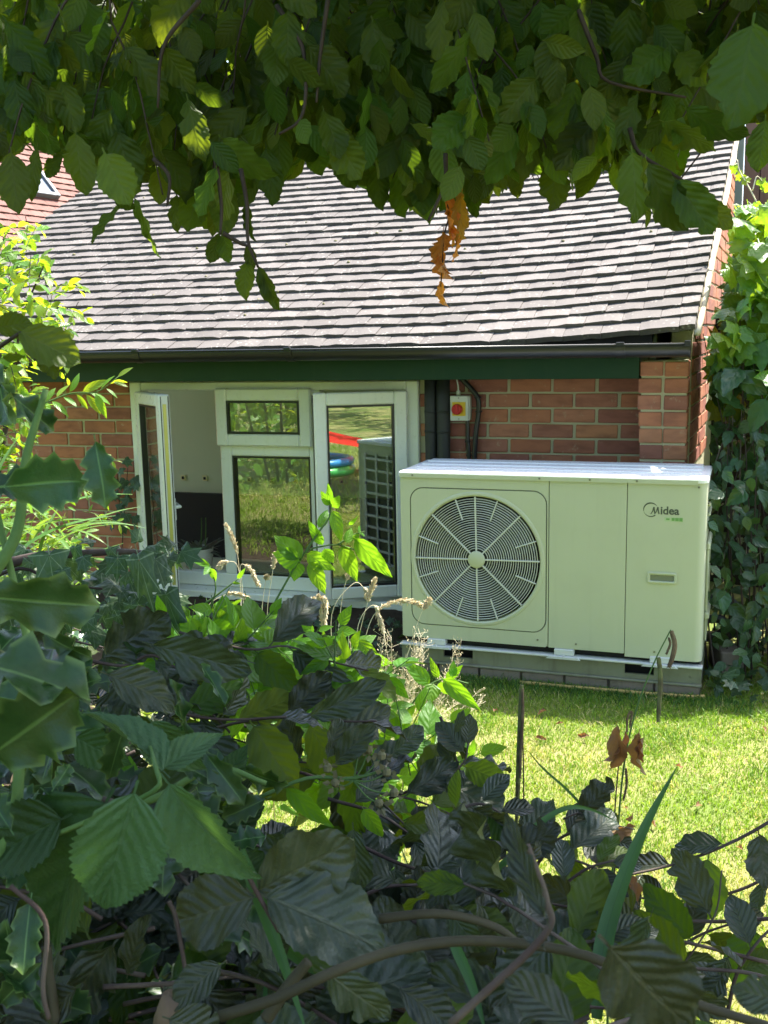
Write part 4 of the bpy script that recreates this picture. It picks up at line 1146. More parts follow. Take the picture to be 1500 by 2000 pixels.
LOW = [(-160, 330), (0, 335), (30, 345), (70, 310), (100, 285), (130, 280), (165, 320), (200, 310), (225, 315), (262, 360), (310, 372), (340, 425), (400, 440), (440, 450), (480, 395), (520, 330), (555, 305), (600, 325), (640, 335), (700, 362), (745, 395), (800, 412), (850, 380), (900, 395), (930, 415), (965, 380), (1000, 368), (1050, 385), (1090, 398), (1125, 350), (1165, 305), (1200, 340), (1240, 410), (1300, 430), (1335, 330), (1375, 262), (1420, 235), (1460, 225), (1500, 250), (1700, 300)]
Ms, tws = [], []
def canopy_twig(px, py, z, L, n, lean):
    top = at(px, py, z)
    d = (Vector((R.gauss(0, .55) + lean, R.gauss(-.1, .35), -.75))).normalized()
    pts = [top]; 
    for i in range(5): pts.append(pts[-1] + d * L / 5 + Vector((0, 0, -.012 * i)) + rv(.006))
    back = Vector((R.gauss(0, .5), -1, R.gauss(.25, .3)))
    ms = spray(pts, n, .061, back, 42, .8, .38, .08, .38)
    ok = []
    for M in ms:
        good = True
        for q in (.0, .55, 1.0):
            a, b, c = proj(M @ Vector((0, q, 0)))
            if c < .75 or (b > prof(LOW, a) + 4 - 26 * (sin(a * .043) + sin(a * .019 + 1)) * (1 if b > 200 else 0)): good = False
        if good: ok.append(M)
    return ok, pts
for i in range(860):
    px = R.uniform(-140, 1640); py = R.uniform(-230, prof(LOW, px) - 40)
    z = R.choice((R.uniform(1.35, 1.75), R.uniform(1.5, 2.1), R.uniform(1.7, 2.45), R.uniform(1.7, 2.45)))
    ok, pts = canopy_twig(px, py, z, R.uniform(.2, .38), R.randrange(6, 11), R.gauss(0, .2))
    Ms += ok
    if len(ok) > 2:
        a, b, c = proj(pts[-1])
        if b < prof(LOW, a) + 8: tws.append((c, pts))
tws.sort(key=lambda q: q[0])
for c, pts in tws[:60]:
    twig(beech, pts, .0022, .0012, B_dark, 'twig', 4, 8)
b = MB()
for c, pts in tws[60:]: b.tube([p - beech.location for p in pts], .002, .0012, 3, False)
b.obj('twigs', B_dark, beech, True, 'stuff')
# leaves that hang clear of the mass, where they hang
EDGE = [((205, 300), (252, 398), 1.0, 1.25, 10), ((262, 388), (318, 502), 1.35, .45, 35), ((238, 402), (176, 470), 1.4, .42, 50), ((222, 372), (262, 412), 1.3, 1.0, 20),
        ((385, 372), (368, 455), 1.6, 1.05, -15), ((345, 380), (330, 446), 1.7, .9, 30), ((442, 362), (436, 462), 1.55, 1.0, 5), ((484, 392), (482, 472), 1.6, .62, 25), ((428, 456), (410, 514), 1.6, .9, -25), ((436, 456), (446, 512), 1.6, .9, 15),
        ((484, 478), (494, 528), 1.6, .9, 10), ((484, 512), (472, 574), 1.6, .95, -5), ((504, 520), (548, 607), 1.55, .72, 15), ((506, 526), (526, 586), 1.56, .7, -20),
        ((735, 322), (748, 412), 1.6, .95, 0), ((780, 335), (796, 427), 1.6, .95, 10), ((812, 335), (822, 408), 1.7, .8, 30), ((850, 330), (848, 402), 1.7, .9, -10), ((922, 350), (928, 427), 1.7, .75, 15), ((905, 330), (955, 398), 1.8, .7, 20),
        ((1010, 320), (1000, 388), 1.7, 1.0, 0), ((1080, 320), (1085, 407), 1.6, 1.1, -10), ((1125, 300), (1128, 372), 1.8, .9, 10), ((1235, 300), (1250, 432), 1.3, 1.0, -15), ((1262, 320), (1338, 458), 1.25, .85, -20), ((1318, 352), (1394, 457), 1.25, .95, -10), ((1368, 388), (1427, 452), 1.3, 1.1, 10),
        ((1262, 300), (1262, 385), 1.2, .5, 55), ((1470, 48), (1436, 244), .82, 1.05, 5), ((1494, 235), (1480, 337), 1.4, 1.1, -10), ((1340, 210), (1445, 292), 1.3, .9, 20), ((1300, 240), (1400, 288), 1.4, .9, 35),
        ((148, 262), (162, 388), 1.35, .9, 8), ((72, 290), (60, 384), 1.4, .6, -12), ((22, 300), (34, 414), 1.3, 1.0, 15), ((5, 335), (10, 390), 1.4, 1.2, 0), ((120, 300), (90, 345), 1.5, 1.1, 30),
        ((310, 330), (312, 398), 1.5, 1.0, -12), ((520, 290), (533, 398), 1.5, .75, 20), ((612, 270), (632, 345), 1.6, 1.0, -10), ((660, 285), (690, 372), 1.6, .9, 12)]
for bp, tp, z, ws, ro in EDGE:
    leaf_px(beech, K_beech, bp, tp, z, z + R.uniform(-.02, .03), ro, ws)
for pts in ([(300, 310), (330, 345), (327, 400)], [(420, 300), (432, 400), (430, 458)], [(470, 330), (482, 400), (484, 470), (504, 522)], [(436, 455), (470, 475), (484, 480)], [(1230, 250), (1250, 300), (1330, 350), (1375, 390)], [(870, 300), (868, 360), (836, 432)], [(540, 10), (590, 90), (597, 180), (585, 235), (545, 262)], [(640, 0), (625, 110), (618, 200)], [(1130, 20), (1165, 110), (1190, 160), (1340, 190)], [(390, 0), (320, 90), (308, 210)]):
    twig(beech, [at(x, y, 1.38) for x, y in pts], .0036, .0018, B_dark, 'twig', 5, 14)
# the shaded crown above and behind
cm = []
for i in range(330):
    c = Vector((R.uniform(-3.1, 3.3), R.uniform(.1, 2.3), R.uniform(2.0, 3.8)))
    if i > 130: c = Vector((R.uniform(-.2, 2.6), R.uniform(.8, 2.25), R.uniform(2.1, 3.3)))
    for j in range(20):
        P = c + Vector((R.gauss(0, .2), R.gauss(0, .2), R.gauss(0, .10)))
        a, b, z = proj(P)
        if z > .2 and -150 < a < 1650 and b > -70: continue
        if (P - CPOS).length < .6 or P.y > 2.6: continue
        d = Vector((R.gauss(0, 1), R.gauss(0, 1), -.35 + R.gauss(0, .4)))
        cm.append(leafM(P, d, Vector((R.gauss(0, .4), R.gauss(0, .4), 1)), R.uniform(.08, .12)))
leafy(beech, K_beech, Ms, 235)
leaf_mass('crown', beech, K_beech, cm)
# withered spray hanging from the beech
wl_ = empty('withered_spray', 'orange brown withered leaves dangling from the beech before the roof', 'leaves', at(872, 380, 1.6))
for bp, tp, ws in (((868, 376), (876, 470), .8), ((902, 378), (892, 478), .8), ((880, 430), (884, 485), .6), ((866, 452), (857, 532), 1.0), ((858, 500), (870, 552), 1.2), ((861, 548), (865, 602), .8), ((896, 460), (884, 512), .5)):
    leaf_px(wl_, K_dead, bp, tp, 1.6, 1.6, R.uniform(-40, 40), ws)
twig(wl_, [at(868, 360, 1.6), at(876, 420, 1.6), at(868, 460, 1.6), at(861, 560, 1.6)], .0016, .001, B_dark, 'stalk')

# ---------------------------------------------------------------- copper beech hedge in front
cop = empty('copper_beech', 'dark copper beech hedge with glossy purple grey leaves in front', 'hedge', (.1, .9, 0))
TOP = [(-200, 1120), (0, 1120), (150, 1130), (230, 1180), (320, 1215), (420, 1260), (520, 1270), (600, 1300), (700, 1310), (760, 1330), (800, 1400), (870, 1430), (920, 1470), (960, 1590), (1040, 1690), (1120, 1790), (1250, 1880), (1400, 1940), (1560, 1980)]
def hz(py): return lerp(1.95, .85, max(0, min(1, (py - 1100) / 900)))
Ms = []; tws = []
for i in range(92):
    px = (R.uniform(180, 950) if R.random() < .8 else R.uniform(-160, 300)) if R.random() < .88 else R.uniform(800, 1350)
    y0 = prof(TOP, px)
    py = R.uniform(y0 + 15, 2080)
    z = hz(py) * R.uniform(.95, 1.35)
    if px > 480 and py < 1700 and R.random() < .82: continue
    A = at(px, py, z)
    d = Vector((R.choice((-1, 1, 1)) * R.uniform(.5, 1), R.gauss(0, .35), R.gauss(0.05, .22))).normalized()
    L = R.uniform(.16, .32); pts = [A]
    for k in range(5): pts.append(pts[-1] + d * L / 5 + Vector((0, 0, -.004 * k)) + rv(.005))
    ms = spray(pts, R.randrange(5, 9), .076, Vector((R.gauss(0, .25), -.75, .75)), 52, .12, .3)
    ms = [M for M in ms if all(proj(M @ Vector((0, q, 0)))[1] > prof(TOP, proj(M @ Vector((0, q, 0)))[0]) for q in (0, 1)) and proj(M.translation)[2] > .6]
    Ms += ms
    a, b, c = proj(pts[-1])
    if b > prof(TOP, a) and c > .6 and ms: tws.append((c, pts))
# sprays one can follow
def px_spray(pts, z, n, L, up=(0, -.7, .8), spread=52, r=.0028, z1=None, mat=B_copper, jit=.3):
    P = [at(x, y, lerp(z, z1 or z, i / max(1, len(pts) - 1))) for i, (x, y) in enumerate(pts)]
    twig(cop, P, r, r * .5, mat, 'twig', 6, 16)
    return spray(bend(P, 14), n, L, up, spread, .1, jit)
SP = [([(1560, 1570), (1440, 1640), (1310, 1690), (1150, 1722), (990, 1745)], 1.55, 8, .068), ([(1560, 1790), (1400, 1800), (1250, 1792), (1130, 1775), (1000, 1750)], 1.35, 8, .066), ([(960, 1640), (1060, 1660), (1150, 1690), (1190, 1712)], 1.5, 6, .078), ([(1500, 1880), (1380, 1850), (1260, 1822), (1150, 1800)], 1.3, 5, .062),
      ([(700, 1650), (790, 1690), (900, 1712), (1010, 1660)], 1.35, 8, .08), ([(760, 1560), (860, 1520), (905, 1490), (915, 1450)], 1.7, 6, .075), ([(560, 1500), (690, 1540), (800, 1560), (880, 1590)], 1.6, 8, .08), ([(600, 1395), (680, 1490), (740, 1560), (800, 1620)], 1.5, 6, .08), ([(350, 1235), (480, 1268), (560, 1262), (640, 1290), (720, 1310)], 1.75, 8, .085), ([(150, 1285), (240, 1300), (300, 1280), (380, 1330)], 1.4, 6, .085), ([(230, 1340), (330, 1385), (430, 1405), (560, 1400)], 1.35, 7, .085), ([(860, 1400), (890, 1480), (905, 1530)], 1.75, 5, .07)]
SP += [([(1540, 1690), (1440, 1740), (1330, 1760), (1220, 1750)], 1.6, 5, .056), ([(1250, 1960), (1300, 1880), (1360, 1830), (1440, 1800)], 1.4, 5, .054), ([(980, 1800), (1060, 1760), (1140, 1700), (1200, 1680)], 1.4, 6, .058), ([(1040, 1700), (1090, 1640), (1150, 1620), (1190, 1640)], 1.6, 7, .06), ([(1560, 1930), (1460, 1900), (1340, 1890), (1220, 1870)], 1.2, 6, .054), ([(860, 1600), (930, 1570), (980, 1590), (1040, 1640)], 1.5, 8, .062), ([(980, 1900), (1060, 1860), (1150, 1840), (1230, 1830)], 1.15, 9, .06), ([(1420, 1980), (1440, 1900), (1480, 1840), (1520, 1800)], 1.3, 5, .053), ([(640, 1560), (740, 1590), (820, 1640), (900, 1660)], 1.45, 6, .062)]
for pts, z, n, L in SP: Ms += px_spray(pts, z, n, L)
tws.sort(key=lambda q: q[0])
for c, pts in tws[:50]: twig(cop, pts, .0026, .0014, B_copper, 'twig', 5, 8)
b = MB()
for c, pts in tws[50:]: b.tube([p - cop.location for p in pts], .0024, .0014, 3, False)
b.obj('twigs', B_copper, cop, True, 'stuff')
BIG = [((508, 1738), (692, 1642), .86, 1.05, 12), ((522, 1752), (752, 1842), .84, 1.1, -18), ((496, 1752), (322, 1808), .86, 1.2, 20), ((606, 1398), (752, 1338), 1.25, .62, 25), ((212, 1318), (348, 1372), 1.2, .95, -10), ((300, 1260), (492, 1312), 1.25, .65, 10), ((690, 1620), (700, 1740), 1.0, 1.1, 40), ((770, 1720), (690, 1690), 1.02, 1.2, 25), ((480, 1290), (322, 1240), 1.5, .6, 30), ((430, 1885), (330, 1960), .8, 1.0, 15), ((545, 1905), (470, 1790), .9, .8, 50), ((250, 1900), (270, 1800), .95, .7, -25), ((330, 1990), (440, 2030), .75, 1.2, 0), ((640, 1900), (760, 1990), .8, .9, 20), ((780, 1930), (900, 2010), .85, .9, -20), ((880, 1780), (940, 1870), 1.0, .9, 15), ((800, 1840), (900, 1900), 1.0, 1.0, -25), ((150, 1930), (60, 2000), .8, .9, 20), ((1010, 1720), (1060, 1640), 1.1, .7, 35), ((900, 1690), (830, 1760), 1.1, 1.0, 20), ((640, 1480), (668, 1400), 1.3, .8, 35), ((655, 1490), (720, 1420), 1.3, .8, -20), ((905, 1505), (878, 1545), 1.6, 1.0, 10), ((890, 1430), (905, 1392), 1.6, .7, 30), ((770, 1470), (830, 1420), 1.5, 1.0, 30)]
for bp, tp, z, ws, ro in BIG: leaf_px(cop, K_copbig, bp, tp, z, z + R.uniform(-.03, .02), ro, ws)
NEAR = [((1188, 1846), (1345, 2010), .50, 1.15, 8), ((1064, 1790), (972, 1588), .50, .42, -15), ((1120, 2000), (985, 1905), .48, .9, 20), ((1545, 1960), (1430, 1930), .50, 1.1, 10), ((1060, 1850), (1010, 1790), .6, .8, 30), ((1270, 1790), (1215, 1930), .8, .5, 40)]
for bp, tp, z, ws, ro in NEAR: leaf_px(cop, K_copbig, bp, tp, z, z + .02, ro, ws)
for pts, z, r0, r1 in (([(430, 1985), (540, 1950), (660, 1895), (800, 1850), (960, 1838), (1150, 1868), (1330, 1950), (1520, 2010)], .66, .0037, .0030), ([(740, 1795), (830, 1785), (900, 1790), (970, 1812), (1010, 1840)], .95, .0046, .0036), ([(520, 1990), (560, 1930), (602, 1878)], .75, .0050, .0040), ([(480, 1700), (500, 1740), (545, 1820)], .84, .0022, .0018), ([(330, 1760), (345, 1800), (368, 1930)], .86, .0022, .0018), ([(200, 1560), (330, 1600), (420, 1640), (480, 1700)], .95, .0028, .002), ([(880, 2000), (1060, 1830), (1068, 1760), (1030, 1650)], .55, .0022, .0016), ([(20, 1730), (88, 1800), (84, 1930), (95, 1990)], .72, .0017, .0017), ([(1250, 1990), (1330, 1890), (1395, 1790), (1410, 1700)], 1.3, .0015, .001), ([(110, 2000), (95, 1900), (90, 1850)], .8, .0042, .0042)):
    twig(cop, [at(x, y, z) for x, y in pts], r0, r1, B_twigb if r0 > .003 else B_copper, 'branch', 8, 28)
fill = []
for i in range(1700):
    px = R.uniform(-260, 1000); y0 = prof(TOP, px) + (60 if px < 330 else 240 if px < 450 else 400)
    if px > 760 and R.random() < (px - 760) / 260: continue
    py = R.uniform(y0, 2150); z = hz(py) * R.uniform(1.2, 1.75)
    P = at(px, py, z)
    if P.z < .05: continue
    fill.append(leafM(P, Vector((R.gauss(0, 1), R.gauss(0, .6), R.gauss(-.1, .35))), Vector((R.gauss(0, .4), -.5, .8)), R.uniform(.06, .095)))
for i in range(2500):   # the hedge goes on to the left and towards the camera's feet
    P = Vector((R.uniform(-3.6, .5), R.uniform(-.5, 2.4), R.uniform(.02, 1.15)))
    a, b, z = proj(P)
    if (P - CPOS).length < .75: continue
    if z > .05 and -40 < a < 1540 and (b < prof(TOP, a) + 60 or z < 1.1 * hz(b)): continue
    if z > .05 and a > 700: continue
    fill.append(leafM(P, Vector((R.gauss(0, 1), R.gauss(0, .6), R.gauss(-.1, .35))), Vector((R.gauss(0, .4), -.4, .9)), R.uniform(.06, .1)))
leafy(cop, K_copper, [M for i, M in enumerate(Ms) if i % 3], 215)
leaf_mass('inner_foliage', cop, K_copper, fill[::3])
K_green = Kind('green', L_beech, lambda rg: leaf_grid(14, 2, oval(rg.uniform(.26, .34), .88, .72), rg, ser=.05, pleat=.006, fold=rg.uniform(0, .4), curl=rg.uniform(0, .4), wav=.04), lambda rg: leaf_grid(6, 1, oval(.3), rg, fold=.2, curl=.2), 6)
grn = empty('green_beech_hedge', 'plain green beech shoots growing through the copper beech hedge', 'hedge', (-.2, 1.0, 0))
leafy(grn, K_green, [M for i, M in enumerate(Ms) if not i % 3], 140); leaf_mass('inner_foliage', grn, K_green, fill[1::3])
stub = MB(); stub.tube([at(335, 2040, .8), at(340, 1985, .8), at(346, 1945, .8)], [.016, .0155, .012], seg=12); stub.tube([at(352, 1960, .8), at(356, 1938, .8)], [.006, .002], seg=5); stub.tube([at(335, 1960, .8), at(333, 1934, .8)], [.005, .001], seg=5)
tag(stub.obj('broken_stub', B_wood, None, True), 'broken brown branch stub standing in the hedge at the bottom', 'branch')

# ---------------------------------------------------------------- holly
hol = empty('holly_bush', 'dark glossy holly with spiny leaves on the near left', 'bush', (-.55, .9, 0))
HOL = [((-30, 1165), (196, 1188), .72, 1.15, 24), ((-60, 1290), (172, 1345), .66, 1.0, -35), ((-20, 1475), (142, 1366), .66, 1.25, 15), ((10, 950), (170, 936), .74, 1.5, 20), ((186, 862), (204, 985), .76, 1.0, 25), ((20, 770), (110, 842), .84, .9, -30),
       ((250, 1400), (200, 1530), .9, .6, 30), ((105, 1540), (140, 1490), .8, 1.0, 0), ((400, 1470), (476, 1572), 1.0, .85, 20), ((350, 1490), (430, 1530), 1.0, .9, -15), ((470, 1500), (560, 1540), 1.1, .9, 25), ((360, 1440), (345, 1330), 1.1, .5, 30), ((520, 1560), (430, 1600), 1.0, 1.0, 20), ((-10, 1880), (100, 1960), .8, .7, -25), ((60, 1760), (40, 1900), .8, .9, 20), ((0, 1960), (70, 1890), .8, .9, 0), ((20, 1620), (-40, 1530), .8, 1.0, 0), ((440, 1380), (400, 1290), 1.2, .5, 40), ((90, 1240), (170, 1290), .95, .9, 30)]
for bp, tp, z, ws, ro in HOL: leaf_px(hol, K_holly, bp, tp, z, z + R.uniform(-.03, .03), ro, ws * .8)
for pts, z in (([(-80, 1800), (20, 1620), (40, 1480), (60, 1300), (30, 1150), (-30, 900)], .85), ([(-60, 1180), (30, 1050), (50, 900), (90, 760)], .84), ([(60, 1640), (190, 1590), (300, 1560), (420, 1500), (520, 1530)], 1.05)):
    twig(hol, [at(x, y, z) for x, y in pts], .006, .0025, B_green, 'stem', 7, 20)
hm_ = [M @ Matrix.Diagonal((.8, .8, .8, 1)) for M in fill[2::6]]
for i in range(230):
    px = R.uniform(-240, 140) if R.random() < .75 else R.uniform(100, 520); py = R.uniform(1180 if px < 140 else 1480, 2100); z = R.uniform(.95, 1.5)
    hm_.append(leafM(at(px, py, z), Vector((R.gauss(0, 1), R.gauss(-.2, .6), R.gauss(.1, .5))), Vector((R.gauss(0, .5), -.6, .7)), R.uniform(.05, .07)))
for i in range(3):
    px = R.uniform(-60, 20); py = R.uniform(700, 1090); z = R.uniform(.85, 1.1)
    hm_.append(leafM(at(px, py, z), Vector((R.gauss(.4, 1), R.gauss(0, .5), R.gauss(-.2, .6))), Vector((R.gauss(0, .5), -.8, .5)), R.uniform(.05, .065)))
leafy(hol, K_holly, hm_, 120)
# two broad leaves above it
bb = empty('beech_shoot', 'dark beech shoot with two broad leaves above the holly', 'shoot', at(-20, 700, .9))
for bp, tp, z, ws, ro in (((38, 648), (156, 706), .85, 1.15, -10), ((75, 668), (108, 740), .86, .8, 25), ((-10, 640), (60, 630), .86, 1.2, 20), ((5, 700), (50, 690), .88, 1.0, 40)): leaf_px(bb, K_beech, bp, tp, z, z, ro, ws)
twig(bb, [at(-120, 760, .9), at(-20, 690, .88), at(40, 650, .85)], .003, .0016, B_dark, 'stem')

# ---------------------------------------------------------------- bramble with big toothed leaves
FILLB = fill[5::6]
brm = empty('bramble', 'bramble with big toothed green leaves on the lower left', 'bramble', at(300, 1980, .85))
BR = [((262, 1550), (192, 1806), .72, .80, -4), ((330, 1532), (496, 1748), .80, .70, 34), ((205, 1570), (20, 1880), .84, .92, 40), ((318, 1505), (176, 1365), .84, .55, 48), ((322, 1500), (430, 1420), .86, .75, -30), ((296, 1410), (392, 1526), .9, .9, 30), ((120, 1600), (-80, 1700), .84, .9, 15), ((150, 1440), (250, 1500), 1.0, .9, 20), ((440, 1520), (480, 1460), 1.1, 1.0, 0)]
for i_, (bp, tp, z, ws, ro) in enumerate(BR): leaf_px(brm, K_bramshade if i_ in (2, 6, 7, 8) else K_bram, bp, tp, z, z + R.uniform(-.01, .03), ro, ws)
twig(brm, [at(60, 1650, .85), at(180, 1600, .82), at(300, 1545, .78), at(305, 1500, .8), at(270, 1400, .95)], .0025, .0018, B_green, 'stem')
twig(brm, [at(500, 1560, 1.3), at(600, 1520, 1.3), at(690, 1520, 1.3), at(760, 1500, 1.3)], .0028, .002, B_green, 'stem')
leafy(brm, K_bramshade, FILLB, 60)
fl = MB(); flw = []
for cx, cy in ((640, 1502), (655, 1530), (700, 1462), (745, 1478), (755, 1510), (770, 1550), (740, 1570), (720, 1465)):
    P = at(cx, cy, 1.3) - brm.location
    b = MB(); b.lathe([(0, -.005), (.005, -.003), (.006, .003), (.003, .007), (0, .008)], 8, Matrix.Translation(P) @ Matrix.Rotation(R.uniform(-.8, .8), 4, 'X'))
    for k in range(5):
        a = 2 * pi * k / 5 + R.random(); d = Vector((cos(a), -.25, sin(a)))
        q = P + d * .006; s_ = Vector((-sin(a), 0, cos(a))) * .004
        b.add([q, P + d * .010 + s_, P + d * .015 + rv(.002), P + d * .010 - s_], [(0, 1, 2, 3)])
    b.obj('seed_head', m_plain('fuzzy calyx', (.17, .15, .07), .8) if cx == 640 else bpy.data.materials['fuzzy calyx'], brm)
    twig(brm, [at(690, 1525, 1.3), at((cx + 690) / 2, (cy + 1540) / 2, 1.3), at(cx, cy, 1.3)], .0012, .001, B_green, 'stalk')

# ---------------------------------------------------------------- ivy on the grey branch
ivy = empty('ivy', 'ivy with pale veined leaves trailing along a bare branch before the window', 'ivy', at(150, 1090, 1.9))
twig(ivy, [at(-60, 1120, 1.9), at(60, 1090, 1.9), at(120, 1083, 1.9), at(180, 1080, 1.9), at(260, 1078, 1.92), at(330, 1092, 1.95)], .011, .004, B_copper, 'stem', 9, 22)
twig(ivy, [at(-60, 1150, 1.85), at(40, 1110, 1.85), at(110, 1140, 1.85), at(200, 1150, 1.85)], .004, .002, B_dark, 'stem', 6)
IVY = [((230, 1085), (228, 1140), 1.8, 1.1, 0), ((268, 1080), (300, 1200), 1.75, .55, 15), ((270, 1060), (262, 1020), 1.85, .8, 25), ((215, 1070), (222, 1100), 1.8, 1, 20), ((300, 1085), (325, 1150), 1.8, 1, -20), ((330, 1090), (318, 1120), 1.85, 1.1, 10), ((320, 1150), (356, 1255), 1.8, .55, 25), ((145, 1065), (155, 1110), 1.85, .8, 40), ((95, 1075), (108, 1160), 1.8, 1.0, 0), ((60, 1095), (40, 1130), 1.85, 1, 20), ((185, 1060), (150, 1050), 1.85, .8, 50), ((250, 1115), (242, 1150), 1.8, 1, 10), ((340, 1070), (310, 1040), 1.9, .8, 40), ((15, 1180), (-5, 1240), 1.7, 1, 0), ((120, 1110), (130, 1150), 1.8, 1, 15)]
for bp, tp, z, ws, ro in IVY: leaf_px(ivy, K_ivy, bp, tp, z, z, ro, ws)
im = []
for i in range(120):
    px = R.uniform(-120, 350); py = R.uniform(1060, 1240); z = R.uniform(1.8, 2.3)
    im.append(leafM(at(px, py, z), Vector((R.gauss(0, .7), R.gauss(-.3, .4), -.8 + R.gauss(0, .5))), Vector((R.gauss(0, .4), -.8, .6)), R.uniform(.035, .06)))
leafy(ivy, K_ivy, im, 60)
iw = empty('wall_ivy', 'small ivy climbing the brick beside the left window frame', 'ivy', hw(-2.42, -.03, 0))
for i in range(24):
    u = -2.42 + R.gauss(0, .07); z = R.uniform(.45, .86)
    leaf_obj(iw, K_ivy, leafM(hw(u, R.uniform(-.08, -.03), z), Vector((R.gauss(0, .5), -.3, -.8)), Vector((R.gauss(0, .3), -1, .3)), R.uniform(.05, .08)))
twig(iw, [hw(-2.5, -.012, 0), hw(-2.44, -.012, .4), hw(-2.36, -.03, .85)], .004, .002, B_dark, 'stem')

# ---------------------------------------------------------------- sunlit shrub on the left
shr = empty('leafy_shrub', 'sunlit yellow green shrub on the left before the roof', 'shrub', at(-60, 1150, 4.3) * 1.0)
shr.location.z = 0
Ms = []; tw2 = []
SL_ = [(-300, 400), (-40, 400), (20, 415), (70, 430), (100, 500), (140, 540), (170, 580), (135, 640), (150, 700), (60, 760), (60, 830)]
for i in range(250):
    py = R.uniform(415, 900)
    xr = prof([(400, 40), (430, 75), (470, 55), (520, 110), (560, 150), (590, 170), (640, 130), (680, 60), (740, 70), (820, 60), (900, 40)], py)
    px = xr - 10 - (R.random() ** 1.6) * (xr + 320); z = R.uniform(3.9, 4.7)
    A = at(px, py, z); d = (Vector((R.gauss(.4, .6), R.gauss(0, .5), R.gauss(.1, .5)))).normalized(); L = R.uniform(.15, .3)
    pts = [A + d * L * k / 4 + rv(.006) - Vector((0, 0, .004 * k * k)) for k in range(5)]
    if proj(pts[-1])[0] > xr + 12: continue
    Ms += spray(pts, R.randrange(6, 10), .055, (R.gauss(0, .3), -.3, .9), 55, .2, .35); tw2.append(pts)
b = MB()
for pts in tw2: b.tube([p - shr.location for p in pts], .002, .001, 3, False)
b.obj('twigs', B_dark, shr, True, 'stuff')
for pts in ([(-40, 1150), (0, 900), (40, 640), (85, 520)], [(-80, 1150), (-60, 800), (-30, 560), (20, 440)], [(-20, 1100), (10, 850), (60, 760)], [(-120, 1150), (-160, 800), (-200, 500)]): twig(shr, [at(x, y, 4.3) for x, y in pts], .012, .003, B_dark, 'stem', 6, 16)
leafy(shr, K_sun, Ms, 220)
# the long shoot reaching over the wall
lsh = empty('long_shoot', 'bright narrow leaved shoot reaching right over the brick wall', 'shoot', at(110, 790, 3.9))
lp = [at(80, 790, 3.9), at(140, 768, 3.9), at(190, 765, 3.9), at(232, 735, 3.9)]
twig(lsh, lp, .0035, .0015, B_green, 'stem')
for M in spray(bend(lp, 12), 15, .075, (0, -.8, .5), 50, .35, .3, 0): leaf_obj(lsh, K_lance, M)
# plants at the wall foot on the left
day = empty('strap_leaved_plant', 'clump of arching strap leaves catching the sun by the brick wall', 'plant', at(60, 1180, 3.7)); day.location.z = 0
for i in range(110):
    px = R.uniform(-120, 150); py = R.uniform(1000, 1190); z = R.uniform(3.4, 3.9)
    P = at(px, py, z); d = Vector((R.gauss(.35, .7), R.gauss(-.2, .5), R.uniform(.3, 1.0)))
    leaf_obj(day, K_strap, leafM(P, d, Vector((-d.x * .8, -d.y * .8 - .15, 1.0)), R.uniform(.16, .34)))
jas = empty('pinnate_shrub', 'shrub of small pointed leaflets at the foot of the brick wall', 'shrub', at(100, 1000, 4.2)); jas.location.z = 0
jm = []; tw3 = []
for i in range(85):
    px = R.uniform(-160, 165); py = R.uniform(800 if px < 60 else 900, 1080); z = R.uniform(3.9, 4.5); A = at(px, py, z)
    d = Vector((R.gauss(.2, .7), R.gauss(-.2, .4), R.gauss(.1, .4))).normalized(); pts = [A + d * .18 * k / 4 - Vector((0, 0, .003 * k * k)) for k in range(5)]
    jm += spray(pts, 9, .042, (R.gauss(0, .3), -.4, .8), 55, .1, .3); tw3.append(pts)
b = MB()
for pts in tw3: b.tube([p - jas.location for p in pts], .0018, .001, 3, False)
b.obj('twigs', B_green, jas, True, 'stuff'); leafy(jas, K_lance, jm, 150)

# ---------------------------------------------------------------- creeper on the right
crp = empty('climbing_vine', 'broad leaved climbing vine covering the fence right of the house', 'vine', at(1470, 1350, 4.7)); crp.location.z = 0
fm = MB()
f0, f1 = at(1420, 1330, 5.6), at(1900, 1330, 4.6)
wv, lo_ = [], []
XL = [(360, 1470), (390, 1440), (420, 1432), (480, 1422), (560, 1408), (620, 1394), (690, 1378), (800, 1380), (1000, 1382), (1320, 1384)]
for i in range(2900):
    py = R.uniform(395, 1340) if R.random() < .8 else R.uniform(390, 740)
    xl = prof(XL, py); px = xl + (R.random() ** 1.2) * (1900 - xl)
    if px > 1560 and R.random() < .3: continue
    z = R.uniform(4.35, 5.2) if py < 900 else R.uniform(4.2, 4.9)
    P = at(px, py, z)
    if P.z < .03: continue
    up_ = py < 800
    M = leafM(P, Vector((R.gauss(0, .7), R.gauss(-.3, .5), -.7 + R.gauss(0, .5))), Vector((R.gauss(.1, .5), R.gauss(-.55, .4), .75)), (R.uniform(.09, .17) if up_ else R.uniform(.045, .10)))
    tip = M @ Vector((0, 1, 0))
    if min(proj(M @ Vector(q))[0] for q in ((0, 1, 0), (.5, .6, 0), (-.5, .6, 0))) < xl - 4: continue
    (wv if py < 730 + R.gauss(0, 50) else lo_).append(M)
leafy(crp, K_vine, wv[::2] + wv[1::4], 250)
L_vineshade = m_leaf('shaded creeper leaf', (.036, .088, .032), (.07, .12, .05), (.06, .11, .05), (.10, .19, .02), .34, .3, 4, .35, .45, .5, .04, .3, velo=.04, vein_w=.25)  # lower creeper leaves: dark green with the shade put into the colours
K_vineshade = Kind('vineshade', L_vineshade, lambda rg: leaf_grid(12, 2, ovate(rg.uniform(.30, .40)), rg, ser=.05, fold=rg.uniform(0, .4), curl=rg.uniform(0, .4), wav=.03), lambda rg: leaf_grid(6, 1, ovate(.34), rg, fold=.2, curl=.2), 6)
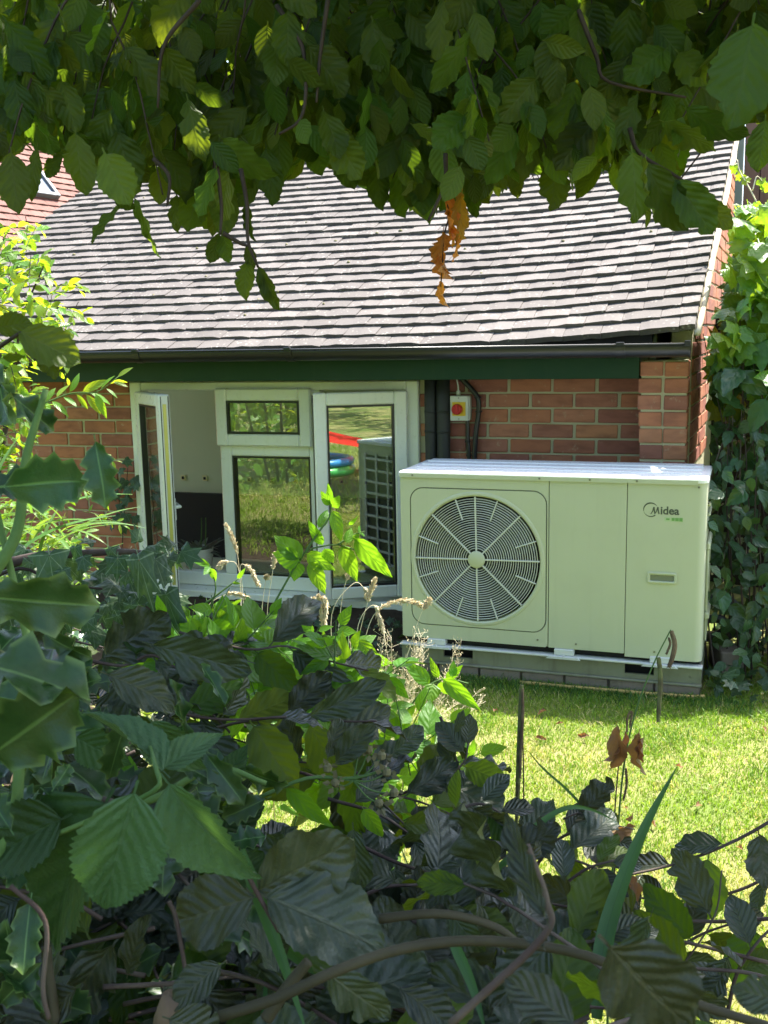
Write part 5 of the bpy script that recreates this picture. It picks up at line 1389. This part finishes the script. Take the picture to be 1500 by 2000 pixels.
dcr = empty('shaded_creeper', 'dark small leaved creeper, shade put into its colour, behind the right end of the heat pump', 'creeper', at(1450, 1340, 4.5)); dcr.location.z = 0
leafy(dcr, K_vineshade, lo_, 260)
for i in range(26):
    x = R.uniform(1385, 1520); z = R.uniform(4.4, 4.8)
    twig(crp, [at(x, 1345, z), at(x + R.uniform(-25, 25), 1150, z), at(x + R.uniform(-35, 35), 950, z), at(x + R.uniform(-40, 40), R.uniform(600, 850), z)], .0045, .002, B_dark if i % 2 else B_copper, 'stem', 5, 14)
twig(crp, [at(1490, 420, 4.9), at(1465, 370, 4.9), at(1445, 335, 4.9), at(1440, 312, 4.9)], .004, .002, B_straw, 'tendril')
twig(crp, [at(1470, 372, 4.9), at(1478, 345, 4.9), at(1490, 355, 4.9)], .003, .0015, B_straw, 'tendril')
for x, y in ((1434, 322), (1452, 338), (1448, 353), (1483, 362), (1490, 372)): leaf_obj(crp, K_vine, leafM(at(x, y, 4.9), rv(1), Vector((0, -1, .4)), .05))
# fence behind it
M_dwood = m_paint('dark stained timber', (.022, .018, .014), .8, .5, (.04, .035, .025), 6, .2)
bf = empty('boundary_fence', 'dark board fence hidden behind the climbing vine', 'fence', at(1600, 1300, 5.6)); bf.location.z = 0
fd = Vector((.80, -.60, 0)); fo = at(1380, 900, 6.1); fo.z = 0
for i in range(23):
    M = Matrix.Translation(fo + fd * .13 * i - bf.location) @ Matrix.Rotation(atan2(fd.y, fd.x), 4, 'Z')
    b = MB().cbox(0, .125, -.01, .012, 0, 1.62 + R.uniform(-.01, .01), .003); o = b.obj('plank', M_dwood, bf); o.matrix_basis = M
rl2 = MB()
for z in (.3, 1.3): rl2.cbox(0, 3.0, .014, .05, z, z + .07, .004)
o = rl2.obj('rail', M_dwood, bf); o.matrix_basis = Matrix.Translation(fo - bf.location) @ Matrix.Rotation(atan2(fd.y, fd.x), 4, 'Z')

# ---------------------------------------------------------------- light green shoots and undergrowth in front of the window
def shoot(name, label, stems, leaves, z, kind=K_shoot, r=.003):
    root = empty(name, label, 'shoot', at(stems[0][0][0], stems[0][0][1], z))
    for st in stems: twig(root, [at(x, y, z) for x, y in st], r, r * .45, B_green, 'stem', 6, 16)
    for bp, tp, ws, ro in leaves: leaf_px(root, kind, bp, tp, z + R.uniform(-.02, .02), z + R.uniform(-.04, .04), ro, ws)
    return root
shoot('leafy_shoot', 'tall bright green shoot with broad leaflets in front of the window', [[(500, 1300), (522, 1210), (560, 1135), (595, 1080), (625, 1068), (660, 1064), (700, 1076)], [(585, 1095), (622, 1040), (643, 1010), (648, 975)], [(660, 1064), (690, 1045), (712, 1038)]],
      [((588, 1090), (534, 1044), 1.05, 10), ((584, 1096), (531, 1080), 1.3, -10), ((582, 1098), (574, 1134), 1.5, 5), ((600, 1082), (654, 1114), .95, 10), ((604, 1098), (642, 1164), .75, -15), ((634, 1072), (650, 1102), 1.4, 20), ((668, 1066), (698, 1137), .75, 0), ((694, 1052), (766, 1136), .65, 15), ((630, 1064), (601, 1016), .75, -20), ((622, 1030), (644, 992), .7, 10), ((644, 986), (627, 960), .8, 0), ((644, 984), (641, 944), .6, 20), ((649, 990), (661, 972), 1.2, 0), ((650, 998), (668, 1058), .8, -10), ((676, 1060), (688, 1030), 1.0, 10), ((700, 1040), (712, 1034), .8, 0), ((690, 1046), (702, 1052), 1.2, 10), ((682, 1025), (698, 1012), .5, 20)], 2.3)
shoot('leafy_shoot', 'low bright green shoot arching to the right over the lawn edge', [[(730, 1480), (790, 1395), (830, 1345), (870, 1326), (915, 1335)]],
      [((866, 1326), (938, 1388), .65, 12), ((846, 1336), (840, 1372), 1.4, -10), ((838, 1334), (793, 1294), .8, 15), ((856, 1324), (838, 1284), .7, -15), ((884, 1322), (886, 1290), 1.1, 0), ((872, 1326), (904, 1300), .9, 20), ((862, 1332), (872, 1362), .9, 30)], 2.35)
shoot('leafy_shoot', 'thin green shoot with a small crown of leaves below the white pot', [[(340, 1330), (380, 1240), (420, 1160), (412, 1110)], [(400, 1180), (440, 1150), (466, 1130)]],
      [((410, 1106), (362, 1084), .5, 10), ((410, 1108), (398, 1122), .9, 0), ((412, 1110), (422, 1136), .7, 0), ((464, 1130), (478, 1112), .6, 10), ((455, 1138), (470, 1140), .7, 0), ((384, 1236), (300, 1180), .6, 20), ((370, 1250), (340, 1320), .9, -10), ((376, 1240), (400, 1300), .9, 10), ((382, 1230), (420, 1270), .9, 10)], 2.4)
und = empty('undergrowth', 'mixed bright green weeds between the hedge and the window', 'weeds', at(620, 1420, 2.5)); und.location.z = 0
um = []; b = MB()
for i in range(120):
    px = R.uniform(330, 830); yt = prof([(330, 1180), (420, 1190), (520, 1190), (600, 1210), (680, 1250), (760, 1330), (850, 1390), (900, 1430)], px)
    py = yt + abs(R.gauss(0, 1)) * 150 + 25; z = R.uniform(1.75, 2.8); A = at(px, py + 60, z); 
    if A.z < .04: continue
    d = Vector((R.gauss(0, .5), R.gauss(0, .4), R.uniform(.3, 1))).normalized(); pts = [A + d * .16 * k / 4 for k in range(5)]
    ms = spray(pts, R.randrange(4, 8), .06, (R.gauss(0, .4), -.6, .75), 58, .15, .35)
    um += [M for M in ms if proj(M @ Vector((0, .8, 0)))[1] > yt - 20]; b.tube([p - und.location for p in pts], .0016, .001, 3, False)
b.obj('stems', B_green, und, True, 'stuff'); leafy(und, K_shoot, um, 260)
for bp, tp, z, ws, ro in (((552, 1222), (618, 1204), 2.2, 1.1, 10), ((520, 1215), (490, 1190), 2.2, 1.0, 0), ((700, 1310), (618, 1322), 2.0, 1.1, 15), ((560, 1318), (555, 1372), 2.0, 1.2, -10), ((548, 1322), (520, 1360), 2.0, .9, 10), ((640, 1350), (720, 1400), 2.0, .7, 20), ((700, 1250), (745, 1300), 2.1, .8, 0), ((560, 1540), (650, 1625), 1.3, .6, 20), ((710, 1580), (750, 1640), 1.4, .8, 10)):
    leaf_px(und, K_shoot, bp, tp, z, z, ro, ws)
# pale flowers by the wall
pf = empty('white_flowered_plant', 'low plant with small white petals under the window sill', 'flowers', at(500, 1230, 3.0)); pf.location.z = 0
M_pet = m_plain('white petal', (.72, .74, .68), .6)
for i in range(34):
    P = at(R.gauss(500, 40), R.gauss(1228, 14), R.uniform(2.8, 3.1)) - pf.location
    b = MB(); 
    for k in range(4):
        a = 2 * pi * k / 4 + R.random(); d = Vector((cos(a), -.3, sin(a))); s_ = Vector((-sin(a), 0, cos(a))) * .005
        b.add([P, P + d * .008 + s_, P + d * .017, P + d * .008 - s_], [(0, 1, 2, 3)])
    b.obj('flower', M_pet, pf)
twig(pf, [at(495, 1330, 3.0), at(500, 1270, 3.0), at(505, 1225, 3.0)], .003, .002, B_green, 'stem')
# ground cover under the window and along the walls
gm = []
for i in range(420):
    u = R.uniform(-3.0, -.55); y = -.15 - abs(R.gauss(0, .35)); P = hw(u, y, R.uniform(.0, .10))
    gm.append(leafM(P, Vector((R.gauss(0, 1), R.gauss(-.3, .6), R.gauss(.3, .4))), Vector((R.gauss(0, .4), -.5, 1)), R.uniform(.025, .055)))
for i in range(260):
    P = UM @ Vector((R.uniform(1.33, 2.4), R.uniform(-.05, .9), R.uniform(0, .12)))
    gm.append(leafM(P, Vector((R.gauss(0, 1), R.gauss(-.3, .6), R.gauss(.3, .4))), Vector((R.gauss(0, .4), -.5, 1)), R.uniform(.04, .08)))
leaf_mass('ground_cover', None, K_ivy, gm)

# ---------------------------------------------------------------- dry grass heads
def grass_stalk(pts, z, label, head=.45, r=.0011, hr=.006):
    P = bend([at(x, y, z) for x, y in pts], 24); foot = Vector((P[0].x, P[0].y, 0))
    root = empty('dry_grass_stalk', label, 'grass stalk', foot, 0, 'dry grass stalks in front of the window')
    b = MB(); b.tube([p - foot for p in [foot + Vector((R.uniform(-.02, .02), 0, 0))] + P], r, r * .6, 5); b.obj('stem', B_straw, root, True)
    k0 = int(len(P) * (1 - head)); hd = MB(); n = 150
    for i in range(n):
        t = k0 / (len(P) - 1) + (1 - k0 / (len(P) - 1)) * i / n
        p, tg = along(P, min(.999, t)); f = max(.15, sin(pi * min(1, (i + 4) / n * .93))) ** .6
        for q in range(2):
            d = (tg * .9 + rv(.3)).normalized(); l = .012 * (.6 + .6 * f); w = d.orthogonal().normalized() * .0018; w2 = d.cross(w).normalized() * .0018; o_ = rv(hr * .2) * f
            hd.add([p + o_ - foot, p + o_ + d * l * .5 + w - foot, p + o_ + d * l - foot, p + o_ + d * l * .5 - w - foot, p + o_ + d * l * .5 + w2 - foot], [(0, 1, 2, 4), (0, 4, 2, 3), (0, 3, 2, 1)])
    hd.obj('seed_head', B_straw, root)
ST = [([(468, 1290), (470, 1180), (466, 1100), (458, 1060), (442, 1026)], 2.7, 'dry grass stalk with a drooping head left of the fixed pane', .42),
      ([(475, 1290), (470, 1150), (462, 1102), (440, 1098), (428, 1108)], 2.68, 'dry grass stalk arching left across the lower window frame', .35),
      ([(480, 1290), (474, 1160), (470, 1105), (488, 1112), (505, 1142)], 2.66, 'dry grass stalk nodding right across the lower window frame', .4),
      ([(380, 1270), (402, 1190), (440, 1162), (470, 1162), (490, 1178)], 2.6, 'dry grass stalk bent low under the white pot', .5),
      ([(530, 1290), (522, 1200), (532, 1120), (538, 1082)], 2.75, 'short upright dry grass stalk beside the fixed pane', .3),
      ([(520, 1290), (512, 1200), (518, 1140), (520, 1130)], 2.75, 'smallest dry grass stalk with a knob of seeds', .25),
      ([(628, 1290), (632, 1240), (626, 1190), (622, 1165)], 2.6, 'dry grass stalk hanging thick under the green shoot', .6),
      ([(600, 1290), (606, 1230), (622, 1172), (636, 1180), (632, 1230)], 2.6, 'dry grass stalk curled over beneath the window sill', .5),
      ([(655, 1330), (662, 1220), (672, 1150), (684, 1115)], 2.7, 'tall thin dry grass stalk against the open right sash', .22),
      ([(690, 1330), (702, 1240), (720, 1170), (732, 1132)], 2.6, 'leaning dry grass stalk right of the green shoot', .4),
      ([(700, 1330), (715, 1240), (740, 1190), (790, 1174), (830, 1185)], 2.5, 'long dry grass stalk arching right in front of the fan unit', .5),
      ([(690, 1330), (700, 1220), (728, 1182), (740, 1205), (748, 1232)], 2.5, 'dry grass stalk hooked downward beside the fan unit corner', .45),
      ([(780, 1330), (808, 1240), (822, 1200), (838, 1172)], 2.45, 'dry grass stalk standing before the left edge of the fan panel', .25),
      ([(560, 1300), (575, 1235), (590, 1200), (612, 1170)], 2.55, 'dry grass stalk leaning right under the window sill', .4),
      ([(655, 1320), (648, 1200), (690, 1140), (712, 1150), (716, 1165)], 2.6, 'dry grass stalk nodding over the bottom of the open sash', .3)]
for pts, z, lab, h in ST: grass_stalk(pts, z, lab, h)
pan = empty('airy_grass', 'airy tuft of pale grass panicles beside the heat pump corner', 'grass tuft', at(790, 1420, 2.6)); pan.location.z = 0
sp_ = MB(); st = MB()
for i in range(46):
    bx = R.gauss(770, 45); tx = bx + R.gauss(30, 45); ty = R.uniform(1225, 1340); z = R.uniform(2.4, 2.75)
    if i > 38: tx = R.uniform(880, 950); ty = R.uniform(1320, 1380)
    P = bend([at(bx, 1460, z), at((bx + tx) / 2, (1460 + ty) / 2 + 15, z), at(tx, ty, z)], 10)
    st.tube([p - pan.location for p in P], .0008, .0004, 3, False)
    for k in range(20):
        p, tg = along(P, R.uniform(.55, .999)); e = p + Vector((R.gauss(0, .012), R.gauss(0, .012), R.uniform(.0, .02)))
        st.tube([p - pan.location, e - pan.location], .0003, .0003, 3, False)
        d = (tg + rv(.4)).normalized() * .007; w = d.orthogonal().normalized() * .0014; e = e - pan.location
        sp_.add([e, e + d * .5 + w, e + d, e + d * .5 - w], [(0, 1, 2, 3)]); w = d.cross(w).normalized() * .0014
        sp_.add([e, e + d * .5 + w, e + d, e + d * .5 - w], [(0, 1, 2, 3)])
st.obj('stems', B_straw, pan, False, 'stuff'); sp_.obj('spikelets', B_straw, pan, False, 'stuff')

# ---------------------------------------------------------------- pendulous sedge
M_spike = m_bark('sedge spike', (.16, .17, .06), (.09, .075, .035), 60)
M_spiked = m_bark('dry sedge spike', (.10, .06, .035), (.22, .15, .08), 50)
def spike(root, pts, z, r, mat):
    P = bend([at(x, y, z) for x, y in pts], 14); n = len(P)
    b = MB(); b.tube([p - root.location for p in P], [r * (.35 + .65 * sin(pi * min(1, (i + 1.5) / (n + 1))) ** .4) for i in range(n)], seg=7)
    for i in range(150):
        p, tg = along(P, R.random() * .99); a = R.random() * 6.28; u = tg.orthogonal().normalized(); w = tg.cross(u); o_ = u * cos(a) + w * sin(a); t_ = tg.cross(o_) * .0009
        q = p + o_ * r * .8 - root.location; b.add([q + t_, q - t_, q + tg * .004 + o_ * .0013], [(0, 1, 2)])
    b.obj('spike', mat, root)
sd = empty('pendulous_sedge', 'tall sedge stem with drooping catkin spikes in front of the heat pump', 'sedge', at(1195, 1840, 1.7)); sd.location.z = 0
twig(sd, [Vector((at(1190, 1990, 1.7).x, at(1190, 1990, 1.7).y, 0)), at(1190, 1800, 1.7), at(1205, 1640, 1.7), at(1218, 1500, 1.7), at(1240, 1395, 1.7), at(1275, 1300, 1.7), at(1310, 1230, 1.7)], .0022, .001, B_green, 'stem', 6, 28)
twig(sd, [at(1175, 1840, 1.72), at(1200, 1700, 1.72), at(1200, 1600, 1.72), at(1210, 1470, 1.72)], .0018, .001, B_dark, 'stem', 6, 18)
spike(sd, [(1311, 1232), (1318, 1258), (1313, 1285), (1306, 1304)], 1.7, .0042, M_spiked)
spike(sd, [(1306, 1245), (1309, 1258), (1302, 1276)], 1.7, .0018, M_spiked)
spike(sd, [(1286, 1284), (1290, 1320), (1288, 1370), (1285, 1410)], 1.7, .0042, M_spike)
spike(sd, [(1224, 1430), (1226, 1400), (1234, 1392), (1230, 1420)], 1.7, .0018, M_spiked)
spike(sd, [(1222, 1500), (1224, 1530), (1218, 1562)], 1.7, .002, M_spiked)
sd2 = empty('pendulous_sedge', 'upright sedge spike standing alone over the lawn at middle right', 'sedge', at(1010, 1760, 1.75)); sd2.location.z = 0
twig(sd2, [Vector((at(1018, 1990, 1.75).x, at(1018, 1990, 1.75).y, 0)), at(1026, 1800, 1.75), at(1024, 1650, 1.75), at(1022, 1480, 1.75), at(1020, 1400, 1.75)], .0016, .001, B_dark, 'stem', 6, 20)
spike(sd2, [(1019, 1338), (1017, 1400), (1013, 1500), (1009, 1608)], 1.75, .0048, M_spike)
spike(sd2, [(1021, 1345), (1021, 1400), (1017, 1470), (1016, 1520)], 1.74, .0028, M_spiked)
def blade(pts, z, z1, w, label):
    P = bend([at(x, y, lerp(z, z1, i / (len(pts) - 1))) for i, (x, y) in enumerate(pts)], 26); n = len(P); V, UV = [], []
    for i, p in enumerate(P):
        t = i / (n - 1); tg = (P[min(i + 1, n - 1)] - P[max(i - 1, 0)]).normalized(); s_ = tg.cross(CPOS - p).normalized(); ww = w * (1 - t ** 2.2) * min(1, .5 + t * 3) + .0003
        nn_ = s_.cross(tg)
        for j, a in enumerate((-1, 0, 1)): V.append(p + s_ * ww * a - nn_ * (ww * .35 if a == 0 else 0)); UV.append((a, t))
    F = [(i * 3 + j, i * 3 + j + 1, i * 3 + j + 4, i * 3 + j + 3) for i in range(n - 1) for j in range(2)]
    o = link('sedge_blade', np_mesh('sedge_blade', np.array([tuple(v) for v in V]), np.array(F), np.array(UV), None, L_sedge)); tag(o, label, 'blade'); return o
blade([(1165, 1990), (1180, 1840), (1212, 1730), (1262, 1610), (1323, 1496)], 1.1, 1.25, .0105, 'broad green sedge blade standing diagonally over the lawn')
blade([(880, 1760), (980, 1690), (1040, 1620), (1100, 1580), (1150, 1580), (1205, 1605)], 1.4, 1.5, .0048, 'narrow sedge blade arching right in front of the lawn')
blade([(1160, 1600), (1110, 1545), (1060, 1500), (1030, 1465)], 1.6, 1.65, .002, 'thin grass blade leaning left beside the upright sedge spike')
blade([(470, 1660), (520, 1790), (560, 1900), (600, 2020)], .9, .85, .006, 'pale green sedge blade hanging down through the hedge')
blade([(880, 1830), (920, 1920), (950, 2020)], .95, .9, .005, 'grey green sedge blade near the bottom of the hedge')
blade([(620, 1900), (540, 1850), (520, 1960), (500, 2040)], 1.0, .95, .006, 'bent sedge blade low in the hedge')
wd = empty('withered_leaves', 'brown crumpled leaves caught on the tall sedge stem', 'leaves', at(1220, 1470, 1.66))
for bp, tp, z, ws, ro in (((1205, 1420), (1208, 1510), 1.66, .9, 30), ((1222, 1430), (1196, 1500), 1.67, .7, -30), ((1248, 1432), (1236, 1512), 1.66, .8, 20), ((1258, 1440), (1246, 1490), 1.65, .7, 60), ((1222, 1600), (1240, 1595), 1.6, 1.6, 30), ((1245, 1760), (1220, 1700), 1.4, .9, 30)): leaf_px(wd, K_brown, bp, tp, z, z, ro, ws)
mid_ = empty('curled_beech_twig', 'copper twig with one curled toothed leaf beside the sedge stem', 'twig', at(1150, 1600, 1.6))
leaf_px(mid_, K_copper, (1130, 1590), (1202, 1530), 1.6, 1.6, 15, 1.2); leaf_px(mid_, K_brown, (1172, 1628), (1244, 1616), 1.6, 1.6, 50, .8)
twig(mid_, [at(1100, 1600, 1.6), at(1135, 1588, 1.6), at(1180, 1606, 1.6), at(1240, 1620, 1.6)], .0018, .001, B_copper, 'stem')

# ---------------------------------------------------------------- potted plant's leaves
for i in range(46):
    a = R.random() * 6.28; P = pot.location + Vector((.05 * cos(a) * R.random(), .05 * sin(a) * R.random(), .13))
    d = Vector((cos(a), sin(a), R.uniform(.5, 1.6)))
    leaf_obj(pot, K_potp, leafM(P, d, Vector((-d.x * .6, -d.y * .6, 1)), R.uniform(.07, .14))) if False else None
L_grey = m_leaf('grey pot plant leaf', (.17, .19, .16), (.2, .22, .19), (.25, .27, .24), (.15, .18, .1), .6, .15, 0, 0, .3, .4, .03, .2)
K_grey = Kind('grey', L_grey, lambda rg: leaf_grid(10, 1, lance(.12), rg, fold=.25, curl=rg.uniform(.1, .6), pet=.05), lambda rg: leaf_grid(5, 1, lance(.12), rg), 4)
for i in range(46):
    a = R.random() * 6.28; P = Vector(pot.location) + Vector((.05 * cos(a) * R.random(), .05 * sin(a) * R.random(), .12))
    d = Vector((cos(a), sin(a), R.uniform(.4, 1.6))); leaf_obj(pot, K_grey, leafM(P, d, Vector((-d.x * .6, -d.y * .6, 1)), R.uniform(.07, .14)))
for dx in (.01, .035): twig(pot, [Vector(pot.location) + Vector((dx, 0, .12)), Vector(pot.location) + Vector((dx + .01, .01, .25)), Vector(pot.location) + Vector((dx + .015, .0, .33))], .004, .003, B_straw if False else B_green, 'flower_stalk')

# ---------------------------------------------------------------- lawn grass
rs = np.random.RandomState(5)
def blades(xy, hmin, hmax, wid, tint_fn, name):
    n = len(xy); h = rs.uniform(hmin, hmax, n); a = rs.uniform(0, 2 * pi, n); lean = rs.normal(0, .45, (n, 2)) * h[:, None]
    wx = np.stack([np.cos(a), np.sin(a)], 1) * wid * rs.uniform(.7, 1.3, n)[:, None]
    V = np.zeros((n, 5, 3)); z0 = np.zeros(n)
    V[:, 0, :2] = xy - wx; V[:, 1, :2] = xy + wx
    mid = xy + lean * .45; V[:, 2, :2] = mid - wx * .8; V[:, 3, :2] = mid + wx * .8; V[:, 2:4, 2] = (h * .62)[:, None]
    V[:, 4, :2] = xy + lean * 1.25; V[:, 4, 2] = h * rs.uniform(.75, 1.0, n)
    base = (np.arange(n) * 5)[:, None]
    F = np.concatenate([base + np.array([0, 1, 3]), base + np.array([0, 3, 2]), base + np.array([2, 3, 4])], 0)
    col = np.repeat(tint_fn(xy), 5, 0); col = np.concatenate([col, np.ones((len(col), 1))], 1)
    me = np_mesh(name, V.reshape(-1, 3), F, None, None, None, False, col)
    return me
def patch(xy, s, seed):
    r = np.random.RandomState(seed); v = 0
    for k in range(5):
        f = r.normal(0, s, 2); v = v + np.sin(xy @ f + r.uniform(0, 6.28))
    return v / 3
def tint(xy):
    n = len(xy); p = patch(xy, 4.5, 3) * .5 + patch(xy, 13, 8) * .35 + rs.normal(0, .35, n)
    near = np.clip((3.1 - xy[:, 1]) / 1.2, 0, 1) * .42
    s_ = np.clip((p + near - .32) * 1.1, 0, 1)[:, None]
    g = np.array([.185, .285, .032]) * rs.uniform(.75, 1.3, (n, 1)); y = np.array([.42, .38, .15]) * rs.uniform(.75, 1.2, (n, 1))
    return g * (1 - s_) + y * s_
t = NT('grass blade'); at_ = t.n('ShaderNodeAttribute', attribute_name='tint').outputs['Color']
pr = t.bsdf(at_, .5, 0, .3); trn = t.n('ShaderNodeBsdfTranslucent'); t.put(trn.inputs[0], t.mix(1.0, at_, (1.25, 1.35, .5), 'MULTIPLY')); mx = t.n('ShaderNodeMixShader'); mx.inputs[0].default_value = .4
t.t.links.new(pr, mx.inputs[1]); t.t.links.new(trn.outputs[0], mx.inputs[2]); M_grass = t.done(mx.outputs[0])
def grass(name, x0, x1, y0, y1, n, hmin, hmax, wid, keep=None):
    xy = np.stack([rs.uniform(x0, x1, n), rs.uniform(y0, y1, n)], 1)
    if keep is not None: xy = xy[keep(xy)]
    me = blades(xy, hmin, hmax, wid, tint, name); me.materials.append(M_grass); return link(name, me, None, None, None, 'stuff')
UI = np.array(UM.inverted())
def outside(xy):
    p = np.concatenate([xy, np.zeros((len(xy), 1)), np.ones((len(xy), 1))], 1) @ UI.T
    return ~((p[:, 0] > -.03) & (p[:, 0] < 1.3) & (p[:, 1] > -.01) & (p[:, 1] < .45))
thin = lambda xy: outside(xy) & ((patch(xy, 5, 21) + rs.normal(0, .4, len(xy))) < .95)
grass('grass', -.7, 2.1, 1.7, 4.6, 140000, .009, .024, .0016, thin)
grass('grass_far', -4.5, -.7, -.5, 4.5, 22000, .02, .06, .004, None)
grass('grass_behind', -1.5, 5.0, -4.0, 1.8, 26000, .02, .06, .004, None)
def clumps(n, m):
    out = []
    for i in range(n):
        cx, cy = R.uniform(-.4, 2.0), R.uniform(1.8, 4.2)
        for j in range(R.randrange(m // 2, m)): out.append((cx + R.gauss(0, .035), cy + R.gauss(0, .035)))
    a = np.array(out); return a[outside(a)]
me = blades(clumps(90, 60), .018, .045, .0018, lambda xy: np.array([.12, .22, .03]) * rs.uniform(.7, 1.3, (len(xy), 1)), 'grass_tufts'); me.materials.append(M_grass); link('grass_tufts', me, None, None, None, 'stuff')
me = blades(clumps(420, 34), .012, .03, .0016, lambda xy: np.array([.50, .44, .22]) * rs.uniform(.7, 1.2, (len(xy), 1)), 'dry_grass'); me.materials.append(M_grass); link('dry_grass', me, None, None, None, 'stuff')
# longer grass along the plinth
xyb = []
for i in range(2600):
    q = UM @ Vector((R.uniform(-.1, 1.5), -.04 - abs(R.gauss(0, .08)), 0)); xyb.append((q.x, q.y))
me = blades(np.array(xyb), .012, .045, .0017, lambda xy: np.array([.06, .14, .03]) * rs.uniform(.7, 1.3, (len(xy), 1)), 'edge_grass'); me.materials.append(M_grass); link('edge_grass', me, None, None, None, 'stuff')
# bits lying on the lawn
FLL = ['dry leaf on the lawn right of the upright sedge spike, just beyond the shadow', 'dry leaf on the lawn beside the dark hedge edge', 'dry leaf in the shadow below the fan end of the heat pump', 'dry leaf at the edge of the heat pump shadow', 'dry leaf in the heat pump shadow above the upright sedge spike', 'dry leaf on the sunny lawn right of the hanging green catkin', 'dry leaf on the lawn beside the tip of the broad sedge blade', 'dry leaf on the lawn close to the hedge, smaller of two', 'dry leaf on the straw coloured patch at the right edge', 'dry leaf at the far right of the lawn near the vine', 'dry leaf on the lawn right of the broad sedge blade', 'dry leaf just right of the upright sedge spike tip', 'dry leaf on the lawn below the brown crumpled leaves']
for i, (x, y) in enumerate(((1150, 1437), (938, 1520), (965, 1390), (1100, 1412), (1068, 1388), (1330, 1500), (1262, 1600), (930, 1523), (1450, 1660), (1490, 1420), (1360, 1575), (1045, 1440), (1225, 1580))):
    d = ray(x, y); k = -(CAMZ - .025) / d.z; P = CPOS + d * k
    o = link('fallen_leaf', K_brown.hi[i % 6], None, None, leafM(P, Vector((R.gauss(0, 1), R.gauss(0, 1), 0)), Vector((R.gauss(0, .3), R.gauss(0, .3), 1)), R.uniform(.025, .042)))
    tag(o, FLL[i], 'leaf', 'dry leaves lying on the lawn')
# garden hedge that the fixed panes mirror
gh = []
for i in range(9500):
    P = Vector((R.uniform(-5.2, -3.0), R.uniform(-3.5, 4.0), 0)); P.z = R.random() ** .9 * 2.3
    if P.x > -3.5 + .25 * sin(P.y * 2.2) - P.z * .15: continue
    gh.append(leafM(P, Vector((R.gauss(0, 1), R.gauss(0, 1), R.gauss(-.2, .5))), Vector((R.gauss(.6, .5), R.gauss(.3, .5), .7)), R.uniform(.09, .17)))
hd_ = empty('garden_hedge', 'broad leafy hedge at the left of the garden, mirrored in the fixed panes', 'hedge', (-4.8, .5, 0))
leaf_mass('foliage', hd_, K_sun, gh)
for y in (-2.5, -1, .6, 2.2, 3.4): twig(hd_, [(-4.9, y, 0), (-4.8, y + .1, .9), (-4.8, y, 1.8)], .03, .012, B_dark, 'trunk', 7)

# unseen trees added round the garden to block sky and bounce green light
for k, (x, y, h, r_, lab) in enumerate(((-5.5, -4.5, 4.2, 1.9, 'rounded tree added as sky blocker behind the camera to the left'), (-1.6, -9.5, 4.2, 2.0, 'tall tree added as sky blocker straight behind the camera'), (3.0, -9.2, 4.0, 2.2, 'tree added as sky blocker behind the camera to the right'), (7.0, -4.5, 6.2, 2.5, 'spreading tree added as sky blocker at the right rear of the lawn'), (-8.8, .8, 5.6, 2.2, 'tree added as sky blocker beyond the hedge on the far left'))):
    root = empty('sky_block_tree', lab, 'tree', (x, y, 0), 0, 'trees added to block the sky')
    twig(root, [(x, y, 0), (x + .1, y, 1.2), (x, y + .1, h * .6)], .16, .07, B_limb, 'trunk', 9)
    lm = []
    for i in range(70):
        c = Vector((R.gauss(0, 1), R.gauss(0, 1), R.gauss(0, 1))).normalized() * R.uniform(.55, 1.0)
        c = Vector((x + c.x * r_, y + c.y * r_, h * .55 + c.z * h * .46))
        for j in range(22):
            P = c + rv(.28)
            if P.z > .1: lm.append(leafM(P, Vector((R.gauss(0, 1), R.gauss(0, 1), R.gauss(-.3, .5))), rv(.5) + Vector((.2, .3, .7)), R.uniform(.16, .30)))
    leaf_mass('crown', root, K_sun, lm)

for nm, lab, cat in (('grass', 'short bright green lawn grass in front of the heat pump', 'grass'), ('grass_far', 'lawn grass on the left of the garden', 'grass'), ('grass_behind', 'lawn grass behind the camera', 'grass'), ('edge_grass', 'grass growing along the heat pump plinth', 'grass'), ('grass_tufts', 'longer tufts in the lawn', 'grass'), ('dry_grass', 'straw coloured dry blades in the lawn', 'grass'), ('ground_cover', 'low ivy leaves at the foot of the house wall and fence', 'ground cover')):
    if nm in bpy.data.objects: tag(bpy.data.objects[nm], lab, cat)
